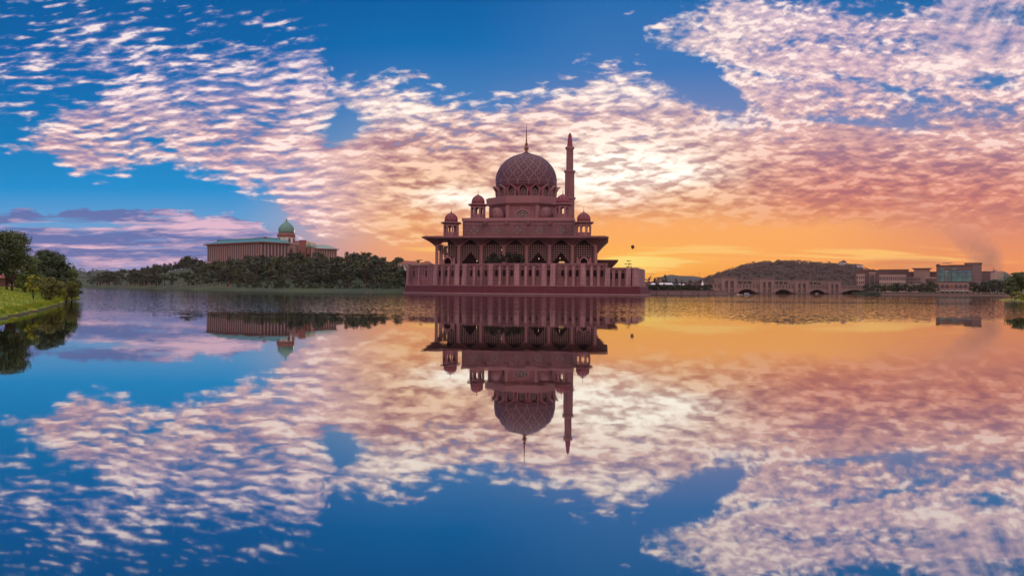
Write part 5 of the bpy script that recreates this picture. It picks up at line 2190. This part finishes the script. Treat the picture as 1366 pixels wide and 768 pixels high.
# ------------------------------------------------------------------ the two-storey bridge
def build_bridge():
    P0 = Vector((166.6, 620.0)); step = Vector((36.4, 23.3))
    ang = math.atan2(step.y, step.x); SL = step.length
    root = empty('bridge', (P0.x, P0.y, 0), ang, 'long stone bridge with square towers, window galleries and low arches', 'bridge')

    def B(name, m, f, parent=root):
        b = MB(); f(b); return b.build(name, m, parent)
    tw = 8.4
    deck = 7.3
    for t in range(4):
        c = t * SL
        zt = (12.3, 11.8, 11.1, 10.8)[t]
        # tower: two bays with recessed lattice, a cornice, an arched foot
        T = B('bridge_tower', CONC, lambda b: (b.box(c - tw, c - tw + 3.4, -1.5, 6, -1, zt), b.box(c + tw - 3.4, c + tw, -1.5, 6, -1, zt), b.box(c - 1.3, c + 1.3, -1.2, 6, -1, zt), b.box(c - tw + 3.4, c + tw - 3.4, -.3, 5.8, -1, zt - .003),
                                              b.box(c - tw + 3.4, c + tw - 3.4, -1.4, -.31, zt - 2.6, zt - .01)))
        B('cornice', GREYST, lambda b: b.box(c - tw - .5, c + tw + .5, -2.0, 6.5, zt, zt + .5), T)
        B('base_plinth', CONCD, lambda b: b.box(c - tw - .6, c + tw + .6, -2.2, 6.6, -1.2, 1.0), T)
        for sx in (-1, 1):
            B('tower_window', PDARK, lambda b: b.box(c + sx * 3.05 - 1.55, c + sx * 3.05 + 1.55, -.5, -.31, 4.6, zt - 2.8), T)
            B('tower_arch', PDARK, lambda b: (b.plate([(c + sx * 3.05 + x, z) for x, z in arch(2.6, 1.3, 2.4, 3.7, 4)], -.45, -.312)), T)
    spans = [(-30, -tw)] + [(t * SL + tw, (t + 1) * SL - tw) for t in range(3)] + [(3 * SL + tw, 3 * SL + tw + 46)]
    for i, (a, c) in enumerate(spans):
        w = c - a
        # parapet gallery with openings above, arch below (as an extruded outline)
        m_ = (a + c) / 2
        if i == 0:
            pts = [(a, -1), (a, deck), (c - .01, deck), (c - .01, -1)]
        else:
            n = 12
            pts = [(a + .01, .8), (a + .01, deck), (c - .01, deck), (c - .01, .8)]
            for k in range(n + 1):
                u = c - 3 - (w - 6) * k / n
                pts.append((u, .8 + 2.7 * (1 - (2 * k / n - 1) ** 2)))
        sp_ = B('bridge_span', CONC, lambda b: b.plate(pts, 0, 5))
        B('parapet', GREYST, lambda b: b.box(a, c, -.4, 5.4, deck, deck + .45), sp_)
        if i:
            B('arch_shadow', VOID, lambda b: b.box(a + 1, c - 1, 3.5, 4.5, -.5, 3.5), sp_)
        nw = int(w / 3.6)
        for k in range(nw):
            u = a + (k + .5) * w / nw
            B('gallery_opening', PDARK, lambda b: b.box(u - .75, u + .75, -.2, -.004, deck - 2.9, deck - .7), sp_)
        if i in (1, 2, 3):
            L0, L1 = m_ - 9, m_ + 9
            K = B('roadside_pavilion', CONC, lambda b: (b.box(L0, L1, 1.5, 4.5, deck + 2.6, deck + 3.4),))
            for k in range(4):
                u = L0 + .8 + k * (L1 - L0 - 1.6) / 3
                B('pavilion_post', CONC, lambda b: b.cbox(u, 2.6, deck + .45, 1.1, 1.2, 2.15), K)
            for k in range(3):
                u = L0 + 4.4 + k * (L1 - L0 - 1.6) / 3
                b = MB(); rnd = random.Random(k + i * 7)
                crown_leaves(b, rnd, [(u - 1, 3.4, deck + 1.2, 1.5)], 90, .45); b.build('planter_shrub', LEAFD, K, recalc=False)
    # lamps on the deck
    for k in range(10):
        u = -30 + k * 28
        if any(abs(u - t * SL) < tw + 1 for t in range(4)):
            u += 18
        l = B('deck_lamp', STEEL, lambda b: (b.tube((u, 1, deck), (u, 1, deck + 8.5), .14, .09, 5), b.tube((u - 1.2, 1, deck + 8.3), (u + 1.2, 1, deck + 8.5), .1, .1, 4)))


build_bridge()


def boat(px, Yd, L, lab, m_hull, cabin=True, rz=0.1):
    p = at(px, 392, Yd)
    root = empty('boat', (p.x, Yd, 0), rz, lab, 'boat', 'boats moored near the bridge')
    b = MB()
    n = 7
    rows = []
    for i in range(n):
        t = i / (n - 1)
        w = L * .16 * (1 - abs(2 * t - .9) ** 3 * .9) if t < .95 else L * .02
        sh = .75 + .5 * t * t
        rows.append([(-L / 2 + L * t, -w, sh * L * .09), (-L / 2 + L * t * .97, -w * .7, -.15), (-L / 2 + L * t * .97, w * .7, -.15), (-L / 2 + L * t, w, sh * L * .09)])
    R_ = [[b.v(*q) for q in r] for r in rows]
    for r0, r1 in zip(R_, R_[1:]):
        for k in range(4):
            b.f([r0[k], r1[k], r1[(k + 1) % 4], r0[(k + 1) % 4]])
    b.f(R_[0]); b.f(R_[-1][::-1])
    b.build('hull', m_hull, root)
    if cabin:
        b = MB(); b.prism([(-L * .32, -L * .11), (L * .2, -L * .11), (L * .2, L * .11), (-L * .32, L * .11)], L * .08, L * .21, [(-L * .3, -L * .1), (L * .14, -L * .1), (L * .14, L * .1), (-L * .3, L * .1)])
        b.build('cabin', WHITE, root)
        b = MB(); b.box(-L * .27, L * .1, -L * .115, -L * .104, L * .12, L * .18); b.build('window_band', DARK, root)
        b = MB(); b.prism([(-L * .36, -L * .13), (L * .2, -L * .13), (L * .2, L * .13), (-L * .36, L * .13)], L * .21, L * .235); b.build('roof', TENT, root)


boat(996.5, 470, 4.6, 'largest pale blue and white cabin boat in front of the bridge arch', BLUEP, True, .25)
boat(984.5, 480, 2.4, 'small white boat left of the cabin boat', WHITE, True, 2.9)
boat(988.5, 485, 2.0, 'tiny white open boat beside the cabin boat', WHITE, False, .2)
boat(1090, 640, 3.6, 'small pale boat near the third bridge tower', GREYST, True, .3)


# ------------------------------------------------------------------ right: buildings on the shore and the ridge
def box_building(name, px0, px1, ptop, Yd, dep, wall, roof, label, rows, cols, win, base=1.5, rz=0.0, parapet=.8, wfrac=.62, hfrac=.6, zlo=None, over=.4):
    x0, x1 = at(px0, ptop, Yd).x, at(px1, ptop, Yd).x
    zt = at((px0 + px1) / 2, ptop, Yd).z
    face = math.atan2((x0 + x1) / 2, Yd)        # these blocks stand square to the lake's far side
    root = empty(name, ((x0 + x1) / 2, Yd, base), rz - face, label, 'building')
    w = (x1 - x0) / 2 * math.cos(face)
    H = zt - base
    b = MB(); b.box(-w, w, 0, dep, -1, H - parapet); b.build('wall', wall, root)
    b = MB(); b.box(-w - over, w + over, -over, dep + over, H - parapet, H); b.build('roof', roof, root)
    if rows:
        zl = zlo if zlo is not None else H * .12
        rh = (H - parapet - zl) / rows
        cw = 2 * w / cols
        for r in range(rows):
            for c in range(cols):
                u = -w + (c + .5) * cw
                z = zl + rh * (r + .5)
                b = MB(); b.box(u - cw * wfrac / 2, u + cw * wfrac / 2, -.15, -.004, z - rh * hfrac / 2, z + rh * hfrac / 2)
                b.build('window', win, root)
    return root


# white domed house on the ridge
def ridge_palace():
    Yd = 1330
    root_p = at(1137, 357, Yd)
    root = empty('ridge_palace', (root_p.x, Yd, root_p.z - 8), 0, 'white domed mansion on the wooded ridge right of the hill', 'mansion')
    z0 = root_p.z - 8

    def X(px): return at(px, 355, Yd).x - root_p.x

    def Z(py): return at(1137, py, Yd).z - z0
    b = MB(); b.box(X(1122.5), X(1130.5), 0, 20, 0, Z(350.8)); b.build('tower_block', WHITE, root)
    b = MB(); b.lathe([(4.6, Z(350.8)), (4.7, Z(349.8)), (3.7, Z(348.3)), (1.8, Z(347.2)), (0, Z(346.6))], 16, X(1128.3), 9); b.build('dome', PDARK, root)
    b = MB(); b.lathe([(2.8, Z(350.8)), (2.6, Z(349.6)), (0, Z(348.6))], 12, X(1124), 9); b.build('small_dome', PDARK, root)
    b = MB(); b.prism([(X(1130.5), 2), (X(1147.5), 2), (X(1147.5), 18), (X(1130.5), 18)], 0, Z(353.6)); b.build('wing', WHITE, root)
    b = MB(); b.prism([(X(1130), 1), (X(1147.5), 1), (X(1147.5), 19), (X(1130), 19)], Z(353.6), Z(351.6), [(X(1131), 9), (X(1146), 9), (X(1146), 11), (X(1131), 11)]); b.build('wing_roof', ROOFD, root)
    b = MB(); b.box(X(1147), X(1151.5), 0, 18, 0, Z(353.8)); b.build('end_pavilion', WHITE, root)
    b = MB(); b.prism([(X(1146.6), -1), (X(1152), -1), (X(1152), 19), (X(1146.6), 19)], Z(353.8), Z(352.2), [(X(1148), 7), (X(1150.6), 7), (X(1150.6), 11), (X(1148), 11)]); b.build('end_roof', ROOFD, root)


ridge_palace()

box_building('office_block', 1141, 1186, 360.3, 760, 30, BROWNW, ROOFD, 'long brown office block left of the pale window grid', 0, 0, PDARK)
box_building('office_block', 1172, 1212, 359.2, 800, 30, BROWNW, ROOFD, 'raised brown block behind the pale window grid', 0, 0, PDARK)
box_building('office_wing', 1143, 1153.6, 365.6, 735, 8, PALE, PALE, 'small pale framed wing with a two row window grid', 2, 4, PDARK, zlo=6.5)
box_building('office_wing', 1173, 1208.3, 366.4, 730, 10, PALE, PALE, 'longest pale framed wing with a two row window grid', 2, 14, PDARK, zlo=4.5)
box_building('office_wing', 1208.8, 1228, 369.4, 735, 8, GREYST, GREYST, 'grey window grid wing between the pale wing and brown block', 3, 9, PDARK, zlo=4.5)
box_building('office_block', 1187, 1250, 362.3, 790, 25, BROWNW, ROOFD, 'brown office mass between the raised block and glass building', 0, 0, PDARK)
box_building('office_wing', 1234.5, 1249, 369.6, 735, 8, GREYST, PALE, 'pale wing close to the left side of the glass building', 2, 6, PDARK, zlo=4.0)
box_building('office_block', 1219, 1240.5, 357.6, 770, 16, CONC, ROOFD, 'pale block with a dark overhanging flat roof', 0, 0, PDARK, over=1.4)
box_building('low_terrace', 1208, 1229, 378.3, 690, 8, PALE, PALE, 'low pale colonnade below the grey window grid', 1, 7, PDARK, zlo=1.0)


def gate_block():
    Yd = 742
    r = box_building('gate_block', 1159.8, 1167.6, 363.2, Yd, 8, GREYST, PALE, 'tall pale gateway with an arched recess in the long offices', 0, 0, PDARK)
    H = at(1163, 363.2, Yd).z - 1.5
    b = MB(); b.plate(arch(3.4, 5, H - 4, H - 2.2, 5), -.3, -.004); b.build('arched_recess', PDARK, r)


gate_block()


def glass_building():
    Yd = 622
    x0, x1 = at(1248.6, 390, Yd).x, at(1296.8, 390, Yd).x
    zt = at(1262, 354.6, Yd).z
    base = 1.6
    face = math.atan2((x0 + x1) / 2, Yd)
    cf = math.cos(face)
    root = empty('glass_office', ((x0 + x1) / 2, Yd, base), -face, 'teal glass office building with an arcade of arches at the water', 'building')
    w = (x1 - x0) / 2 * cf
    H = zt - base

    def Zp(py): return at(1272, py, Yd).z - base
    b = MB(); b.box(-w, w, 0, 22, 0, H); b.build('wall', CONCD, root)
    b = MB(); b.box(-w - .4, w + .2, -.4, 22, H, H + .6); b.box(-w, -w + 2.5, .4, 4, H + .6, H + 1.5); b.build('roof', ROOFD, root)

    def U(px): return (at(px, 370, Yd).x - (x0 + x1) / 2) * cf
    rows = [(357.8, 359.6), (361.2, 363.2), (364.2, 366.4), (367.0, 369.0), (370.0, 371.8), (372.6, 374.8)]
    bays = [(1251.0, 1253.2), (1254.2, 1259.2), (1260.2, 1265.2), (1266, 1268.2), (1270, 1276.2), (1277, 1282.6), (1283.4, 1289.2), (1290, 1296.2)]
    for ri, (a, c) in enumerate(rows):
        for bi, (p, q) in enumerate(bays):
            if ri == 0 and bi not in (1, 4):
                continue
            m = BLUEG if (ri in (1, 2) and bi >= 4 and (ri + bi) % 3) else TEALG
            b = MB(); b.box(U(p), U(q), -.2, -.004, Zp(c), Zp(a)); b.build('glass_panel', m, root)
    b = MB()
    for ri, (a, c) in enumerate(rows):
        b.box(-w + 1, w, -.4, -.21, Zp(c) - .35, Zp(c) - .1)
    b.build('floor_band', CONCD, root)
    # arcade
    b = MB(); b.box(-w - .2, w + .2, -.7, -.003, 0, Zp(377.2)); arc = b.build('arcade', CONC, root)
    for i in range(8):
        px = 1251.3 + i * 6.1
        wd = 2.5 if i not in (0, 7) else 1.5
        b = MB(); b.plate([(U(px) + x, z) for x, z in arch(wd, Zp(384.2), Zp(381), Zp(379.2), 5)], -.9, -.705)
        b.build('arch_window', PDARK if i != 3 else REDROOF, arc)
    for i in range(6):
        px = 1255 + i * 6.6
        b = MB(); b.prism([(U(px), -2.4), (U(px + 4.8), -2.4), (U(px + 4.8), -.71), (U(px), -.71)], Zp(388.3), Zp(387.9), [(U(px) + .1, -1.6), (U(px + 4.8) - .1, -1.6), (U(px + 4.8) - .1, -.71), (U(px) + .1, -.71)])
        b.build('awning', TENT, root)
        b = MB(); b.box(U(px) + .3, U(px + 4.8) - .3, -.9, -.706, 0.2, Zp(388.6)); b.build('shopfront', VOID, root)
    box_building('office_tower', 1287, 1309.6, 350.4, 665, 24, GREYST, ROOFD, 'taller mauve grey office behind the glass building', 5, 7, CONCD, wfrac=.5, hfrac=.4, zlo=10)
    box_building('office_tower', 1267, 1291, 353.2, 668, 20, GREYST, ROOFD, 'mid height roof block just above the glass facade', 0, 0, CONCD)
    r = box_building('office_slab', 1309, 1327, 361.8, 690, 24, GREYST, ROOFD, 'pale slab building with tall recesses near the smoke', 0, 0, CONCD)
    for px in (1311.5, 1315, 1318.5):
        b = MB(); u = (at(px, 370, 690).x - r.location.x) * cf
        b.box(u - .8, u + .8, -.2, -.004, 6, at(px, 364.4, 690).z - 1.5); b.build('tall_recess', CONCD, r)
    b = MB(); u0, u1 = (at(1321.3, 370, 690).x - r.location.x) * cf, (at(1327, 370, 690).x - r.location.x) * cf
    b.box(u0, u1, -.5, -.005, 0, at(1322, 363, 690).z - 1.5); b.build('pale_end_bay', PALE, r)
    b = MB(); u = (at(1325.5, 360, 690).x - r.location.x) * cf; h0 = at(1325, 361.8, 690).z - 1.5
    b.tube((u, 6, h0 - .2), (u, 6, at(1325, 352.5, 690).z - 1.5), .18, .06, 5); b.build('antenna', STEEL, r)
    # rooftop crane on the glass building
    p = at(1281, 352, 650)
    root2 = empty('roof_crane', (p.x, 668, 0), 0, 'small dark crane arm on the roof behind the glass building', 'crane')
    z = at(1281, 350.6, 668).z
    b = MB(); b.tube((-5, 0, z - .5), (3, 0, z + .1), .25, .25, 5); b.build('arm', STEEL, root2)
    b = MB(); b.tube((0, 0, z - 1.6), (0, 0, z), .3, .25, 5); b.build('post', STEEL, root2)


glass_building()


def promenade():
    pts = [(258, 562), (300, 553), (345, 549), (420, 548), (520, 556)]
    for i, (a, c) in enumerate(zip(pts, pts[1:])):
        A_, B_ = Vector(a), Vector(c)
        d = B_ - A_; L = d.length
        root = empty('promenade_wall', (A_.x, A_.y, 0), math.atan2(d.y, d.x),
                     ['pale promenade wall section at the right foot of the bridge', 'pale promenade wall section below the long offices', 'pale promenade wall section below the glass building', 'pale promenade wall section running behind the right grass tongue'][i], 'wall', 'promenade wall sections')
        b = MB(); b.box(0, L, 0, 1.0, -.8, 0.85); b.build('wall', GREYST, root)
        b = MB(); b.box(0, L, -.1, 1.1, 0.85, 1.05); b.build('coping', CONC, root)
        b = MB(); b.box(0, L, .3, .4, 1.85, 1.93); b.build('rail', PALE, root)
        for k in range(int(L / 4)):
            b = MB(); b.cbox(k * 4 + 2, .35, 1.05, .14, .1, .8); b.build('rail_post', PALE, root)
    rnd = random.Random(3)
    for i, px in enumerate((1129, 1168, 1210, 1249.5, 1267.5, 1285.5, 1303.5, 1321, 1338)):
        Yd = 563
        p = at(px, 390, Yd)
        root = empty('promenade_lamp', (p.x, Yd, 1.2), 0, 'short pale promenade lamp %s' % ('below the offices left of the glass building' if px < 1247 else ('in front of the glass building' if px < 1298 else 'right of the glass building')), 'lamp post', 'promenade lamps %d' % (0 if px < 1247 else 1 if px < 1298 else 2))
        b = MB(); b.tube((0, 0, 0), (0, 0, 2.6), .09, .07, 5); b.build('pole', PALE, root)
        b = MB(); b.lathe([(.1, 2.6), (.28, 2.8), (.28, 3.2), (0, 3.4)], 8); b.build('lamp_head', PALE, root)


promenade()


# ------------------------------------------------------------------ smoke and haze
def build_smoke():
    Yd = 1000
    path = [((1325, 374), 12), ((1322, 362), 17), ((1317, 348), 21), ((1309, 334), 23), ((1298, 321), 25), ((1284, 310), 27), ((1264, 298), 28), ((1242, 286), 28), ((1222, 273), 26), ((1206, 262), 22), ((1199, 251), 14)]
    b = MB()
    for i in range(len(path) - 1):
        (p0, r0), (p1, r1) = path[i], path[i + 1]
        steps = 4
        for s in range(steps):
            t = s / steps
            px, py, r = p0[0] + (p1[0] - p0[0]) * t, p0[1] + (p1[1] - p0[1]) * t, (r0 + (r1 - r0) * t) / F * Yd
    n = 20
    rings = []
    for i, ((px, py), r) in enumerate(path):
        c = at(px, py, Yd)
        j0, j1 = path[max(0, i - 1)][0], path[min(len(path) - 1, i + 1)][0]
        d = (at(*j1, Yd) - at(*j0, Yd)).normalized()
        s = d.cross(Vector((0, 1, 0))).normalized()
        t = Vector((0, 1, 0))
        rr = r / F * Yd
        rings.append([b.v(*(c + (s * math.cos(2 * PI * k / n) + t * math.sin(2 * PI * k / n)) * rr)) for k in range(n)])
    for a, c in zip(rings, rings[1:]):
        for k in range(n):
            b.f([a[k], a[(k + 1) % n], c[(k + 1) % n], c[k]])
    b.f(rings[0][::-1]); b.f(rings[-1])
    m = bpy.data.materials.new('smoke_plume')
    m.use_nodes = True
    nt = m.node_tree
    S.nt = nt
    nt.nodes.clear()
    tc = node('ShaderNodeTexCoord')
    sp = node('ShaderNodeSeparateXYZ')
    nt.links.new(tc.outputs['Object'], sp.inputs[0])
    x, y, z = (S(sp.outputs[i]) for i in range(3))
    # distance to the plume's bent axis, in local metres
    zs = [at(*q[0], Yd).z for q in path]
    xs = [at(*q[0], Yd).x for q in path]
    rs = [q[1] / F * Yd for q in path]
    z0, z1 = min(zs), max(zs)
    tz = (z - z0) / (z1 - z0)
    order = sorted(range(len(path)), key=lambda i: zs[i])
    xa, xb = min(xs), max(xs)
    cxn = fcurve(tz.sat(), [((zs[i] - z0) / (z1 - z0), (xs[i] - xa) / (xb - xa)) for i in order]) * (xb - xa) + xa
    crn = fcurve(tz.sat(), [((zs[i] - z0) / (z1 - z0), rs[i] / 30.0) for i in order]) * 30.0
    w = noise(S(tc.outputs['Object']), 0.035, 4.0, 0.6)
    w2 = noise(S(tc.outputs['Object']), 0.11, 3.0, 0.6)
    dx = (x - cxn) / (crn * 1.25)
    dy = (y - Yd) / crn
    q = (dx * dx + dy * dy)
    fall = (1.0 - q + (w - 0.5) * 2.4 + (w2 - 0.5) * 1.6).sat()
    dens = fall * fcurve(tz.sat(), [(0, 0.5), (0.1, 0.95), (0.3, 0.8), (0.5, 0.3), (0.68, 0.12), (0.82, 0.12), (0.93, 0.3), (1, 0.05)]) * 0.045
    v = node('ShaderNodeVolumePrincipled')
    v.inputs['Color'].default_value = (0.90, 0.56, 0.49, 1)
    put(v.inputs['Density'], dens)
    v.inputs['Anisotropy'].default_value = 0.2
    out = node('ShaderNodeOutputMaterial')
    nt.links.new(v.outputs[0], out.inputs['Volume'])
    o = kind(b.build('smoke', m), 'stuff')
    o['label'] = 'mauve smoke plume drifting up behind the right hand buildings'


build_smoke()


def build_haze():
    b = MB()
    b.box(-2700, 2700, -260, 2950, -3, 112)
    m = bpy.data.materials.new('haze_air')
    m.use_nodes = True
    nt = m.node_tree
    S.nt = nt
    nt.nodes.clear()
    v = node('ShaderNodeVolumePrincipled')
    v.inputs['Color'].default_value = (0.92, 0.88, 0.90, 1)
    v.inputs['Density'].default_value = HAZE
    v.inputs['Anisotropy'].default_value = 0.25
    out = node('ShaderNodeOutputMaterial')
    nt.links.new(v.outputs[0], out.inputs['Volume'])
    kind(b.build('haze', m), 'stuff')


HAZE = 0.00003
build_haze()
